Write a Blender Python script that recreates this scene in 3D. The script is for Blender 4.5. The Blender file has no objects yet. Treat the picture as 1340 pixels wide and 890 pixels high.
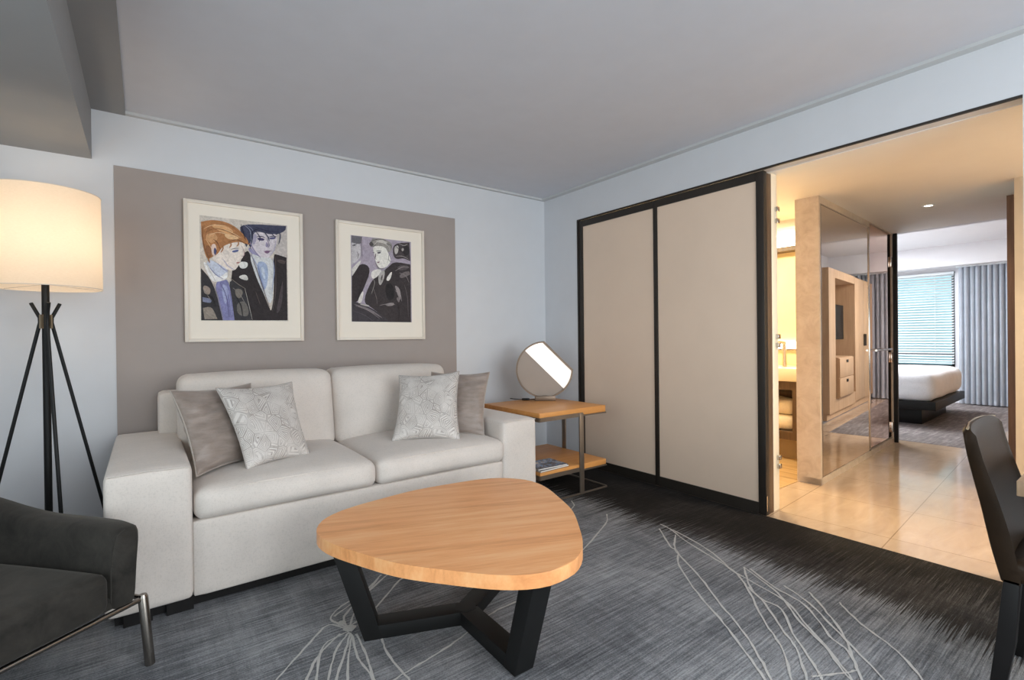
import bpy, bmesh, math, random
from mathutils import Vector, Matrix, noise
from mathutils.geometry import tessellate_polygon
random.seed(7)
C = bpy.context.scene.collection
rad = math.radians

# ---------------------------------------------------------------- helpers
def new():
    return bmesh.new()

def obj(name, bm, mat, parent=None, smooth=35, M=None, origin=None):
    """Links a bmesh (world coordinates) as ONE mesh object; origin moves to the base for top-level ones."""
    if M is not None:
        bm.transform(M)
    bmesh.ops.recalc_face_normals(bm, faces=bm.faces)
    me = bpy.data.meshes.new(name)
    if parent is not None:
        off = world_loc(parent)
    elif origin is not None:
        off = Vector(origin)
    else:
        xs = [v.co.x for v in bm.verts]; ys = [v.co.y for v in bm.verts]; zs = [v.co.z for v in bm.verts]
        off = Vector(((min(xs)+max(xs))/2, (min(ys)+max(ys))/2, min(zs)))
    bmesh.ops.translate(bm, vec=-off, verts=bm.verts)
    bm.to_mesh(me); bm.free()
    mats = mat if isinstance(mat, (list, tuple)) else [mat]
    for m in mats:
        me.materials.append(m)
    if smooth:
        me.shade_smooth()
        me.set_sharp_from_angle(angle=rad(smooth))
    o = bpy.data.objects.new(name, me)
    C.objects.link(o)
    if parent is not None:
        o.parent = parent
    else:
        o.location = off
    return o

def world_loc(o):
    p = Vector((0, 0, 0))
    while o is not None:
        p += Vector(o.location); o = o.parent
    return p

def thing(name, label, cat, loc, group=None):
    o = bpy.data.objects.new(name, None); C.objects.link(o)
    o.location = loc; o.empty_display_size = 0.1
    o['label'] = label; o['category'] = cat
    if group: o['group'] = group
    return o

def tag(o, label, cat, group=None):
    o['label'] = label; o['category'] = cat
    if group: o['group'] = group
    return o

def struct(name, bm, mat, parent=None, smooth=35, M=None):
    o = obj(name, bm, mat, parent, smooth, M)
    if parent is None: o['kind'] = 'structure'
    return o

def box(bm, a, b, bev=0.0, seg=2, mi=0):
    x0, y0, z0 = [min(a[i], b[i]) for i in range(3)]
    x1, y1, z1 = [max(a[i], b[i]) for i in range(3)]
    vs = [bm.verts.new(c) for c in ((x0,y0,z0),(x1,y0,z0),(x1,y1,z0),(x0,y1,z0),(x0,y0,z1),(x1,y0,z1),(x1,y1,z1),(x0,y1,z1))]
    fs = [bm.faces.new([vs[i] for i in q]) for q in ((0,3,2,1),(4,5,6,7),(0,1,5,4),(1,2,6,5),(2,3,7,6),(3,0,4,7))]
    for f in fs: f.material_index = mi
    if bev > 0:
        es = list({e for f in fs for e in f.edges})
        r = bmesh.ops.bevel(bm, geom=es, offset=bev, segments=seg, profile=0.5, affect='EDGES')
        for f in r['faces']: f.material_index = mi
    return bm

def tube(bm, pts, r, seg=12, cap=True):
    pts = [Vector(p) for p in pts]
    rs = r if isinstance(r, (list, tuple)) else [r]*len(pts)
    rings = []
    up = None
    for i, p in enumerate(pts):
        if i == 0: d = pts[1]-pts[0]
        elif i == len(pts)-1: d = pts[-1]-pts[-2]
        else: d = (pts[i+1]-p).normalized() + (p-pts[i-1]).normalized()
        d.normalize()
        if up is None:
            up = Vector((0,0,1)) if abs(d.z) < .9 else Vector((1,0,0))
        a = d.cross(up).normalized(); b = a.cross(d).normalized(); up = b
        rings.append([bm.verts.new(p + rs[i]*(math.cos(t)*a + math.sin(t)*b)) for t in [2*math.pi*k/seg for k in range(seg)]])
    for i in range(len(rings)-1):
        for k in range(seg):
            bm.faces.new((rings[i][k], rings[i][(k+1)%seg], rings[i+1][(k+1)%seg], rings[i+1][k]))
    if cap:
        bm.faces.new(rings[0][::-1]); bm.faces.new(rings[-1])
    return bm

def prism(bm, poly, d0, d1, frame=None, bev=0.0, seg=2):
    """poly in a local (u, v) plane extruded along w from d0 to d1. frame = (origin, u, v, w)."""
    o, u, v, w = frame or (Vector((0,0,0)), Vector((1,0,0)), Vector((0,1,0)), Vector((0,0,1)))
    o, u, v, w = Vector(o), Vector(u), Vector(v), Vector(w)
    A = [bm.verts.new(o + u*p[0] + v*p[1] + w*d0) for p in poly]
    B = [bm.verts.new(o + u*p[0] + v*p[1] + w*d1) for p in poly]
    n = len(poly)
    fs = [bm.faces.new(A[::-1]), bm.faces.new(B)]
    for i in range(n):
        fs.append(bm.faces.new((A[i], A[(i+1)%n], B[(i+1)%n], B[i])))
    if bev > 0:
        es = [e for e in fs[0].edges] + [e for e in fs[1].edges]
        bmesh.ops.bevel(bm, geom=es, offset=bev, segments=seg, profile=0.5, affect='EDGES')
    return bm

def beam(bm, p0, p1, w, h, up=(0,0,1), bev=0.0):
    """a rectangular bar from p0 to p1; w across, h along 'up'."""
    p0, p1 = Vector(p0), Vector(p1)
    d = (p1-p0).normalized(); a = d.cross(Vector(up)).normalized(); b = a.cross(d).normalized()
    n = len(bm.verts)
    return prism(bm, [(-w/2,-h/2),(w/2,-h/2),(w/2,h/2),(-w/2,h/2)], 0, (p1-p0).length, (p0, a, b, d), bev)

def softbox(bm, a, b, r=0.04, cuts=14, fn=None, mi=0):
    """rounded, cushion-like box between corners a and b; fn(p, n) deforms in normalised coordinates."""
    a, b = Vector(a), Vector(b)
    c = (a+b)/2; h = Vector([abs(b[i]-a[i])/2 for i in range(3)])
    t = bmesh.new()
    bmesh.ops.create_cube(t, size=2)
    bmesh.ops.subdivide_edges(t, edges=t.edges, cuts=cuts, use_grid_fill=True)
    for v in t.verts:
        p = Vector([math.sin(x*math.pi/2) for x in v.co])
        q = Vector([p[i]*h[i] for i in range(3)])
        rr = min(r, *h)
        k = Vector([max(-(h[i]-rr), min(h[i]-rr, q[i])) for i in range(3)])
        d = q-k
        if d.length > 1e-9: d = d.normalized()*rr
        q = k+d
        if fn is not None:
            nn = Vector([q[i]/h[i] for i in range(3)])
            q = fn(q, nn)
        v.co = q + c
    mp = {}
    for v in t.verts: mp[v] = bm.verts.new(v.co)
    for f in t.faces:
        g = bm.faces.new([mp[v] for v in f.verts]); g.material_index = mi
    t.free()
    return bm

def lathe(bm, prof, center, seg=48, cap=True):
    cx, cy = center
    rings = []
    for r, z in prof:
        rings.append([bm.verts.new((cx+r*math.cos(2*math.pi*k/seg), cy+r*math.sin(2*math.pi*k/seg), z)) for k in range(seg)])
    for i in range(len(rings)-1):
        for k in range(seg):
            bm.faces.new((rings[i][k], rings[i][(k+1)%seg], rings[i+1][(k+1)%seg], rings[i+1][k]))
    if cap:
        bm.faces.new(rings[0][::-1]); bm.faces.new(rings[-1])
    return bm

# ---------------------------------------------------------------- materials
def s2l(c):
    c = c/255.0
    return c/12.92 if c <= 0.04045 else ((c+0.055)/1.055)**2.4
def col(r, g, b): return (s2l(r), s2l(g), s2l(b), 1)

class NT:
    def __init__(self, name):
        self.m = bpy.data.materials.new(name); self.m.use_nodes = True
        self.t = self.m.node_tree; self.n = self.t.nodes; self.l = self.t.links
        self.b = self.n['Principled BSDF']
    def add(self, typ, **kw):
        x = self.n.new(typ)
        for k, v in kw.items():
            if k in x.inputs: x.inputs[k].default_value = v
            else: setattr(x, k, v)
        return x
    def link(self, a, b): self.l.new(a, b)
    def coords(self, kind='Object', scale=(1,1,1), rot=(0,0,0), loc=(0,0,0)):
        if kind == 'World':
            src = self.add('ShaderNodeNewGeometry').outputs['Position']
        else:
            src = self.add('ShaderNodeTexCoord').outputs[kind]
        mp = self.add('ShaderNodeMapping')
        mp.inputs['Scale'].default_value = scale; mp.inputs['Rotation'].default_value = rot; mp.inputs['Location'].default_value = loc
        self.link(src, mp.inputs['Vector'])
        return mp.outputs['Vector']
    def noise(self, vec, scale=5, detail=4, rough=.6, dist=0):
        x = self.add('ShaderNodeTexNoise'); x.inputs['Scale'].default_value = scale
        x.inputs['Detail'].default_value = detail; x.inputs['Roughness'].default_value = rough; x.inputs['Distortion'].default_value = dist
        self.link(vec, x.inputs['Vector']); return x.outputs['Fac']
    def ramp(self, fac, stops, interp='LINEAR'):
        x = self.add('ShaderNodeValToRGB'); cr = x.color_ramp; cr.interpolation = interp
        while len(cr.elements) < len(stops): cr.elements.new(.5)
        for e, (p, c) in zip(cr.elements, stops): e.position = p; e.color = c
        self.link(fac, x.inputs['Fac']); return x.outputs['Color']
    def mix(self, fac, a, b, mode='MIX'):
        x = self.add('ShaderNodeMix', data_type='RGBA', blend_type=mode)
        for v, s in ((fac, x.inputs['Factor']), (a, x.inputs['A']), (b, x.inputs['B'])):
            pass
        ins = [i for i in x.inputs if i.enabled] if False else x.inputs
        F, A, B = x.inputs[0], x.inputs[6], x.inputs[7]
        for v, s in ((fac, F), (a, A), (b, B)):
            if hasattr(v, 'is_output'): self.link(v, s)
            else: s.default_value = v
        return x.outputs[2]
    def math(self, op, a, b=None, c=None):
        x = self.add('ShaderNodeMath', operation=op)
        for i, v in enumerate((a, b, c)):
            if v is None: continue
            if hasattr(v, 'is_output'): self.link(v, x.inputs[i])
            else: x.inputs[i].default_value = v
        return x.outputs[0]
    def bump(self, h, strength=.2, dist=.01):
        x = self.add('ShaderNodeBump'); x.inputs['Strength'].default_value = strength; x.inputs['Distance'].default_value = dist
        self.link(h, x.inputs['Height']); self.link(x.outputs['Normal'], self.b.inputs['Normal'])
    def base(self, c):
        if hasattr(c, 'is_output'): self.link(c, self.b.inputs['Base Color'])
        else: self.b.inputs['Base Color'].default_value = c
    def set(self, **kw):
        for k, v in kw.items():
            self.b.inputs[k.replace('_', ' ')].default_value = v
        return self

def plain(name, c, rough=.6, metal=0, var=.06, scale=6, bump=0, bscale=60, **kw):
    n = NT(name)
    vec = n.coords('World')
    f = n.noise(vec, scale, 4)
    lo = tuple(x*(1-var) for x in c[:3])+(1,); hi = tuple(min(1, x*(1+var)) for x in c[:3])+(1,)
    n.base(n.ramp(f, [(.3, lo), (.7, hi)]))
    n.set(Roughness=rough, Metallic=metal, **kw)
    if bump: n.bump(n.noise(vec, bscale, 3), bump, .004)
    return n.m

def fabric(name, c, weave=260, bump=.25, rough=.85, sheen=.2, var=.05):
    n = NT(name)
    v = n.coords('World')
    big = n.noise(v, 5, 3)
    w1 = n.noise(n.coords('World', (1,1,.35)), weave, 2); w2 = n.noise(n.coords('World', (.35,.35,1)), weave, 2)
    w = n.math('ADD', w1, w2)
    a = n.ramp(big, [(.3, tuple(x*(1-var) for x in c[:3])+(1,)), (.7, tuple(min(1,x*(1+var)) for x in c[:3])+(1,))])
    b = n.ramp(w, [(.75, (.94,.94,.94,1)), (1.25, (1.04,1.04,1.04,1))])
    n.base(n.mix(1.0, a, b, 'MULTIPLY'))
    n.set(Roughness=rough, Sheen_Weight=sheen)
    n.bump(w, bump*.6, .001)
    return n.m

def wood(name, dark, mid, light, rot=0, scale=1.0, rough=.45, axis='X', band=1.0):
    n = NT(name)
    st = {'X': (.55, 9, 2.5), 'Z': (9, 9, .55)}[axis]
    v = n.coords('World', tuple(scale*s for s in st), (0, 0, 0))
    if rot:
        g = n.add('ShaderNodeNewGeometry'); r = n.add('ShaderNodeMapping'); r.inputs['Rotation'].default_value = (0, 0, rot)
        n.link(g.outputs['Position'], r.inputs['Vector'])
        mp = n.add('ShaderNodeMapping'); mp.inputs['Scale'].default_value = tuple(scale*s for s in st)
        n.link(r.outputs['Vector'], mp.inputs['Vector']); v = mp.outputs['Vector']
    f1 = n.noise(v, 1.6, 6, .65, .4)
    f2 = n.noise(v, 9, 5, .7)
    f = n.math('ADD', n.math('MULTIPLY', f1, .65*band), n.math('MULTIPLY', f2, .35))
    n.base(n.ramp(f, [(.3, dark), (.5, mid), (.68, light)]))
    n.set(Roughness=rough)
    n.bump(f2, .08, .002)
    return n.m

M = {}
M['wall'] = plain('wall_paint', (.655,.67,.70,1), .7, var=.015, bump=.03, bscale=200)
M['panel'] = plain('grey_paint', (.365,.318,.295,1), .75, var=.02, bump=.03, bscale=200)
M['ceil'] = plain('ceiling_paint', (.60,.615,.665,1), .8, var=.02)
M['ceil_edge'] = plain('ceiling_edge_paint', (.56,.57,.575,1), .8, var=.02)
M['soffit_shade'] = plain('soffit_shade_grey', (.29,.295,.30,1), .8, var=.02)  # darkened grey: shade of the lowered left ceiling put into the colour
M['white'] = plain('white_paint', (.75,.75,.77,1), .7, var=.01)
M['hall_ceil'] = plain('hall_ceiling_paint', (.86,.84,.81,1), .7, var=.01)
M['beige_wall'] = plain('beige_wallcover', (.55,.50,.43,1), .7, var=.03, bump=.05, bscale=150)
M['black'] = plain('black_metal', (.007,.007,.007,1), .5, var=.1, Specular_IOR_Level=.3)
M['blackwood'] = plain('black_wood', (.010,.009,.009,1), .45, var=.15, Specular_IOR_Level=.25)
M['bronze'] = plain('dark_bronze', (.032,.026,.021,1), .45, .3, var=.1)
M['door_panel'] = plain('cream_laminate', (.80,.625,.485,1), .45, var=.025, scale=2)
M['brownwood'] = wood('brown_wood', (.06,.035,.02,1), (.10,.06,.035,1), (.14,.085,.05,1), axis='Z', scale=2)
M['jambwood'] = wood('jamb_wood', (.16,.08,.05,1), (.22,.115,.07,1), (.27,.15,.095,1), axis='Z', scale=2)
M['wardrobe'] = wood('wardrobe_oak', (.42,.26,.15,1), (.52,.34,.20,1), (.60,.41,.26,1), axis='Z', scale=1.5)
M['coffee_top'] = wood('sapele_table_top', (.66,.25,.082,1), (.90,.41,.16,1), (.97,.56,.26,1), rot=rad(22), scale=1.3, rough=.38)
M['side_wood'] = wood('side_table_oak', (.56,.235,.060,1), (.66,.30,.085,1), (.74,.37,.12,1), scale=1.6, rough=.42)
M['desk_wood'] = wood('desk_oak', (.30,.19,.11,1), (.38,.25,.15,1), (.46,.32,.20,1), scale=1.6)
M['sofa'] = fabric('sofa_linen', (.66,.60,.55,1))
M['pillow_brown'] = None
M['lamp_bronze'] = plain('lamp_bronze', (.20,.145,.105,1), .4, .5, var=.05)
M['steel'] = plain('brushed_steel', (.27,.225,.185,1), .38, .8, var=.08)
M['chrome'] = plain('polished_chrome', (.62,.58,.54,1), .16, 1, var=.03)
M['bronze_leg'] = plain('bronze_tube', (.30,.27,.24,1), .25, 1, var=.05)
M['brass'] = plain('aged_brass', (.42,.33,.22,1), .35, .9, var=.05)
M['leather'] = plain('black_leather', (.028,.016,.008,1), .40, Specular_IOR_Level=.22, var=.2, bump=.15, bscale=240)
M['frame_white'] = plain('frame_lacquer', (.74,.67,.585,1), .4, var=.02)
M['mat_board'] = plain('mat_board', (.86,.79,.69,1), .8, var=.01)
M['paper'] = plain('paper', (.78,.76,.72,1), .7, var=.02)
M['duvet'] = fabric('white_duvet', (.78,.78,.80,1), 120, .15)
M['towel'] = fabric('white_towel', (.80,.74,.62,1), 160, .8)
M['curtain'] = fabric('grey_curtain', (.64,.68,.74,1), 200, .15)
M['blind'] = plain('white_blind', (.72,.78,.80,1), .5, var=.01)
M['screen'] = plain('tv_glass', (.006,.008,.010,1), .45, var=.02, Specular_IOR_Level=.2)
M['counter'] = plain('cream_counter', (.82,.76,.62,1), .3, var=.01)
M['tile_yellow'] = plain('bath_wall_stone', (.78,.66,.42,1), .4, var=.04)

# velvet armchair
n = NT('dark_velvet')
v = n.coords('World')
f = n.noise(v, 7, 5, .7, .6)
n.base(n.ramp(f, [(.32, (.008,.0068,.005,1)), (.68, (.038,.033,.027,1))]))
n.set(Roughness=.9, Sheen_Weight=.2, Sheen_Roughness=.4)
n.b.inputs['Sheen Tint'].default_value = (.5,.47,.42,1)
n.bump(n.noise(v, 300, 2), .1, .002)
M['velvet'] = n.m

# satin brown pillow
n = NT('taupe_satin')
v = n.coords('World', (1,1,3))
n.base(n.ramp(n.noise(v, 14, 4), [(.3, (.235,.185,.155,1)), (.7, (.33,.27,.235,1))]))
n.set(Roughness=.42, Sheen_Weight=.3)
n.bump(n.noise(n.coords('World', (3,3,18)), 7, 3), .25, .01)
M['pillow_brown'] = n.m
M['piping'] = fabric('pillow_piping', (.40,.35,.31,1), 300, .2)

# brocade pillow: raised maze of lines on satin, in the pillow's own UV space
n = NT('silver_brocade')
uv = n.add('ShaderNodeTexCoord').outputs['UV']
mp = n.add('ShaderNodeMapping'); mp.inputs['Scale'].default_value = (1,1,1); mp.inputs['Rotation'].default_value = (0,0,rad(45))
n.link(uv, mp.inputs['Vector'])
mg = n.add('ShaderNodeTexMagic', turbulence_depth=3); mg.inputs['Scale'].default_value = 6; mg.inputs['Distortion'].default_value = 1.4
n.link(mp.outputs['Vector'], mg.inputs['Vector'])
vo = n.add('ShaderNodeTexVoronoi', feature='DISTANCE_TO_EDGE', distance='EUCLIDEAN'); vo.inputs['Scale'].default_value = 6.5
n.link(mp.outputs['Vector'], vo.inputs['Vector'])
rings = n.math('SINE', n.math('MULTIPLY', vo.outputs['Distance'], 70))
sep = n.math('SINE', n.math('MULTIPLY', mg.outputs['Fac'], 14))
ln = n.math('MAXIMUM', n.math('SMOOTH_MIN', rings, sep, .4), n.math('MULTIPLY', rings, .5))
big = n.noise(uv, 3.5, 3)
msk = n.ramp(big, [(.40, (.35,.35,.35,1)), (.55, (1,1,1,1))])
fac = n.ramp(ln, [(.0, (0,0,0,1)), (.3, (1,1,1,1))])
fac = n.mix(1.0, fac, msk, 'MULTIPLY')
n.base(n.mix(fac, (.64,.60,.565,1), (.33,.295,.27,1)))
n.set(Roughness=.42, Sheen_Weight=.25)
n.bump(fac, .25, .003)
M['brocade'] = n.m

# carpet: streaks along X, comb-edged dark band towards the sliding doors, plus pale vein inlay in slot 2
def carpet(name, vein=False):
    n = NT(name)
    g = n.add('ShaderNodeNewGeometry')
    sx = n.add('ShaderNodeSeparateXYZ'); n.link(g.outputs['Position'], sx.inputs[0])
    st = n.noise(n.coords('World', (3.5, 105, 1)), 1.0, 6, .78)
    st2 = n.noise(n.coords('World', (30, 2.5, 1)), 1.0, 4, .7)
    cl = n.noise(n.coords('World', (1.3, 1.9, 1)), 1.4, 4, .6, .5)
    fine = n.noise(n.coords('World', (1,1,1)), 160, 2)
    s = n.math('ADD', n.math('MULTIPLY', st, .66), n.math('ADD', n.math('MULTIPLY', cl, .35), n.math('MULTIPLY', st2, .14)))
    s = n.math('ADD', s, n.math('MULTIPLY', fine, .22))
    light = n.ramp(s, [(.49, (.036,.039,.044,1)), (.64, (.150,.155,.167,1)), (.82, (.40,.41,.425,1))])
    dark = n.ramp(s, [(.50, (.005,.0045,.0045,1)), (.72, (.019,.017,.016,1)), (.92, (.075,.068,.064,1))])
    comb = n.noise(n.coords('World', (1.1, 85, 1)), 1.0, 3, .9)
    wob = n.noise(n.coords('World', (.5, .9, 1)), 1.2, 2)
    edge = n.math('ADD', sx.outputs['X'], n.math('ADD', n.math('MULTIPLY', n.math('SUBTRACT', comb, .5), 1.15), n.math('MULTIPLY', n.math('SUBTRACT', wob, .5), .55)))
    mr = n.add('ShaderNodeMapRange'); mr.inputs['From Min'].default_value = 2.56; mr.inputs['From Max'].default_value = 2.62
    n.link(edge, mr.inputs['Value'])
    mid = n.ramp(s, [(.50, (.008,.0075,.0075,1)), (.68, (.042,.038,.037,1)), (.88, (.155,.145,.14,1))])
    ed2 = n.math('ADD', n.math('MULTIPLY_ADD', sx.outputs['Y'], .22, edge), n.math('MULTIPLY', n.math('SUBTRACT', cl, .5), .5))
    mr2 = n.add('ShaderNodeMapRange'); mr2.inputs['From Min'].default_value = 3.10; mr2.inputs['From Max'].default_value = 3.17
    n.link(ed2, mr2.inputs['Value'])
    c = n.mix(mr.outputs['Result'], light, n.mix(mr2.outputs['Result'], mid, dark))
    if vein:
        c = n.mix(.88, c, (.56,.55,.53,1))
    n.base(c)
    n.set(Roughness=.95, Specular_IOR_Level=.15)
    n.bump(n.math('ADD', fine, st), .5, .006)
    return n.m
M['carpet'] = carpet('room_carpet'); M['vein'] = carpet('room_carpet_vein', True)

n = NT('bedroom_carpet')
w1 = n.noise(n.coords('World', (3, 26, 1), (0,0,rad(8))), 1.0, 4, .7); w2 = n.noise(n.coords('World', (20, 3, 1)), 1, 4, .7)
n.base(n.ramp(n.math('ADD', n.math('MULTIPLY', w1, .6), n.math('MULTIPLY', w2, .4)), [(.36, (.085,.075,.075,1)), (.52, (.18,.155,.15,1)), (.66, (.34,.31,.30,1))]))
n.set(Roughness=.95)
M['bed_carpet'] = n.m

# polished marble floor with joints
HALL = rad(4.0)
n = NT('marble_floor')
g = n.add('ShaderNodeNewGeometry')
mp = n.add('ShaderNodeMapping'); mp.inputs['Rotation'].default_value = (0,0,-HALL); n.link(g.outputs['Position'], mp.inputs['Vector'])
mp2 = n.add('ShaderNodeMapping'); mp2.inputs['Location'].default_value = (-3.55,-.735,0); n.link(mp.outputs['Vector'], mp2.inputs['Vector'])
br = n.add('ShaderNodeTexBrick', offset=0.0, squash=1.0)
br.inputs['Scale'].default_value = 1; br.inputs['Mortar Size'].default_value = .003; br.inputs['Brick Width'].default_value = .62; br.inputs['Row Height'].default_value = .62
br.inputs['Color1'].default_value = (1,1,1,1); br.inputs['Color2'].default_value = (.93,.93,.93,1); br.inputs['Mortar'].default_value = (.6,.57,.52,1)
n.link(mp2.outputs['Vector'], br.inputs['Vector'])
vv = n.noise(n.coords('World', (1, 3.5, 1)), 3.2, 7, .62, .7)
st = n.ramp(vv, [(.25, (.44,.325,.235,1)), (.5, (.50,.38,.275,1)), (.75, (.56,.435,.32,1))])
n.base(n.mix(1.0, st, br.outputs['Color'], 'MULTIPLY'))
n.set(Roughness=.11)
M['marble'] = n.m

n = NT('travertine')
vv = n.noise(n.coords('World', (1, 1, 1)), 9, 8, .65, 1.1)
n.base(n.ramp(vv, [(.3, (.48,.40,.315,1)), (.5, (.57,.49,.40,1)), (.7, (.64,.565,.475,1))]))
n.set(Roughness=.35)
M['stone'] = n.m

M['mirror'] = NT('bronze_mirror').set(Base_Color=(.93,.82,.70,1), Metallic=1.0, Roughness=.015).m
M['door_glass'] = NT('tinted_door_glass').set(Base_Color=(.82,.58,.45,1), Metallic=1.0, Roughness=.02).m
M['edge_glass'] = NT('green_edge_glass').set(Base_Color=(.05,.55,.48,1), Roughness=.1).m
n = NT('window_glass'); n.set(Base_Color=(.9,1,1,1), Roughness=0.0, Transmission_Weight=1.0, IOR=1.01); M['glass'] = n.m

def emis(name, c, s):
    n = NT(name); n.set(Base_Color=(.8,.8,.8,1), Emission_Color=c, Emission_Strength=s)
    return n.m
M['led'] = emis('led_diffuser', (1,.86,.62,1), 9)
M['lamp_glow'] = emis('lit_acrylic', (1,.86,.74,1), .75)
M['spot_glow'] = emis('downlight_glow', (1,.9,.75,1), 14)
M['taupe_disc'] = plain('taupe_acrylic', (.36,.30,.255,1), .55, var=.03)

# lamp shade: linen that lets light through
n = NT('linen_shade')
tr = n.add('ShaderNodeBsdfTranslucent'); tr.inputs['Color'].default_value = (.90,.82,.72,1)
df = n.add('ShaderNodeBsdfDiffuse'); df.inputs['Color'].default_value = (.80,.72,.62,1)
w = n.noise(n.coords('World', (1,1,4)), 90, 2)
df_c = n.ramp(w, [(.3, (.74,.66,.56,1)), (.7, (.84,.76,.66,1))]); n.link(df_c, df.inputs['Color'])
mx = n.add('ShaderNodeMixShader'); mx.inputs[0].default_value = .5
n.link(df.outputs[0], mx.inputs[1]); n.link(tr.outputs[0], mx.inputs[2])
em = n.add('ShaderNodeEmission'); em.inputs['Color'].default_value = (1,.80,.58,1); em.inputs['Strength'].default_value = .14
ad = n.add('ShaderNodeAddShader'); n.link(mx.outputs[0], ad.inputs[0]); n.link(em.outputs[0], ad.inputs[1])
n.link(ad.outputs[0], n.n['Material Output'].inputs['Surface'])
M['shade'] = n.m
VEINS=[[(0.668,2.048),(0.752,2.181),(0.93,2.387)],[(0.668,2.048),(0.682,2.147),(0.81,2.265),(0.978,2.389)],[(0.671,2.058),(0.816,2.132),(1,2.294),(1.093,2.319)],[(0.646,2.175),(0.779,2.256),(0.954,2.408)],[(0.668,2.048),(0.629,2.16),(0.689,2.231),(0.752,2.26)],[(0.661,2.027),(0.606,2.123),(0.485,2.017),(0.366,1.899),(0.315,1.829)],[(0.661,2.027),(0.55,1.99),(0.475,1.815),(0.435,1.702)],[(0.658,2.017),(0.586,1.939),(0.508,1.789),(0.458,1.668)],[(0.662,2.013),(0.597,1.885),(0.533,1.77),(0.481,1.634)],[(0.664,1.999),(0.61,1.875),(0.562,1.747),(0.52,1.604)],[(0.664,1.999),(0.631,1.837),(0.633,1.692),(0.601,1.557)],[(0.678,1.988),(0.664,1.833),(0.637,1.689),(0.638,1.546)],[(0.625,2.029),(0.52,1.944),(0.449,1.834),(0.388,1.739)],[(0.742,1.865),(0.729,1.761),(0.733,1.615),(0.727,1.51)],[(1.552,1.787),(1.366,1.78),(1.231,1.777),(1.136,1.751),(0.973,1.696),(0.827,1.663),(0.7,1.64),(0.601,1.608)],[(2.493,2.283),(2.347,2.163),(1.91,1.959),(1.63,1.876)],[(2.495,2.631),(2.445,2.548),(2.365,2.495)],[(0.816,2.132),(0.742,1.865)],[(2.554,1.905),(2.394,1.714),(2.359,1.638),(2.222,1.535),(2.049,1.318),(1.941,1.147),(1.831,0.995),(1.717,0.845),(1.641,0.759)],[(2.551,1.785),(2.397,1.685),(2.322,1.594),(2.192,1.392),(2.053,1.213),(1.959,1.076),(1.841,0.94),(1.734,0.832),(1.649,0.753)],[(2.606,1.864),(2.513,1.673),(2.438,1.456),(2.383,1.323),(2.282,1.206),(2.083,1.036),(1.952,0.901),(1.789,0.79),(1.68,0.728)],[(2.468,1.32),(2.294,1.197),(2.202,1.081),(2.076,0.957),(1.979,0.856),(1.831,0.757),(1.719,0.698)],[(2.288,1.202),(2.23,1.108),(2.217,1.021),(2.072,0.907),(1.948,0.79),(1.872,0.725),(1.774,0.656)],[(2.468,1.32),(2.398,1.191),(2.322,1.069),(2.182,0.931),(2.082,0.8),(1.98,0.701),(1.917,0.616)],[(2.386,1.341),(2.345,1.194),(2.29,1.028),(2.165,0.888),(2.049,0.756),(1.952,0.663),(1.86,0.589)],[(2.476,1.292),(2.385,1.126),(2.327,0.967),(2.165,0.809),(2.114,0.728),(1.977,0.644),(1.86,0.589)],[(2.434,1.106),(2.365,0.969),(2.258,0.843),(2.153,0.721),(2.039,0.596),(1.954,0.517)],[(2.465,1.01),(2.364,0.907),(2.226,0.787),(2.103,0.714),(2.023,0.668)],[(2.472,0.886),(2.372,0.782),(2.303,0.677),(2.233,0.59),(2.144,0.515),(2.049,0.461)],[(2.624,1.946),(2.571,1.711),(2.494,1.507),(2.386,1.341)],[(1.86,0.754),(1.962,0.695),(2.023,0.668)]]
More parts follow.
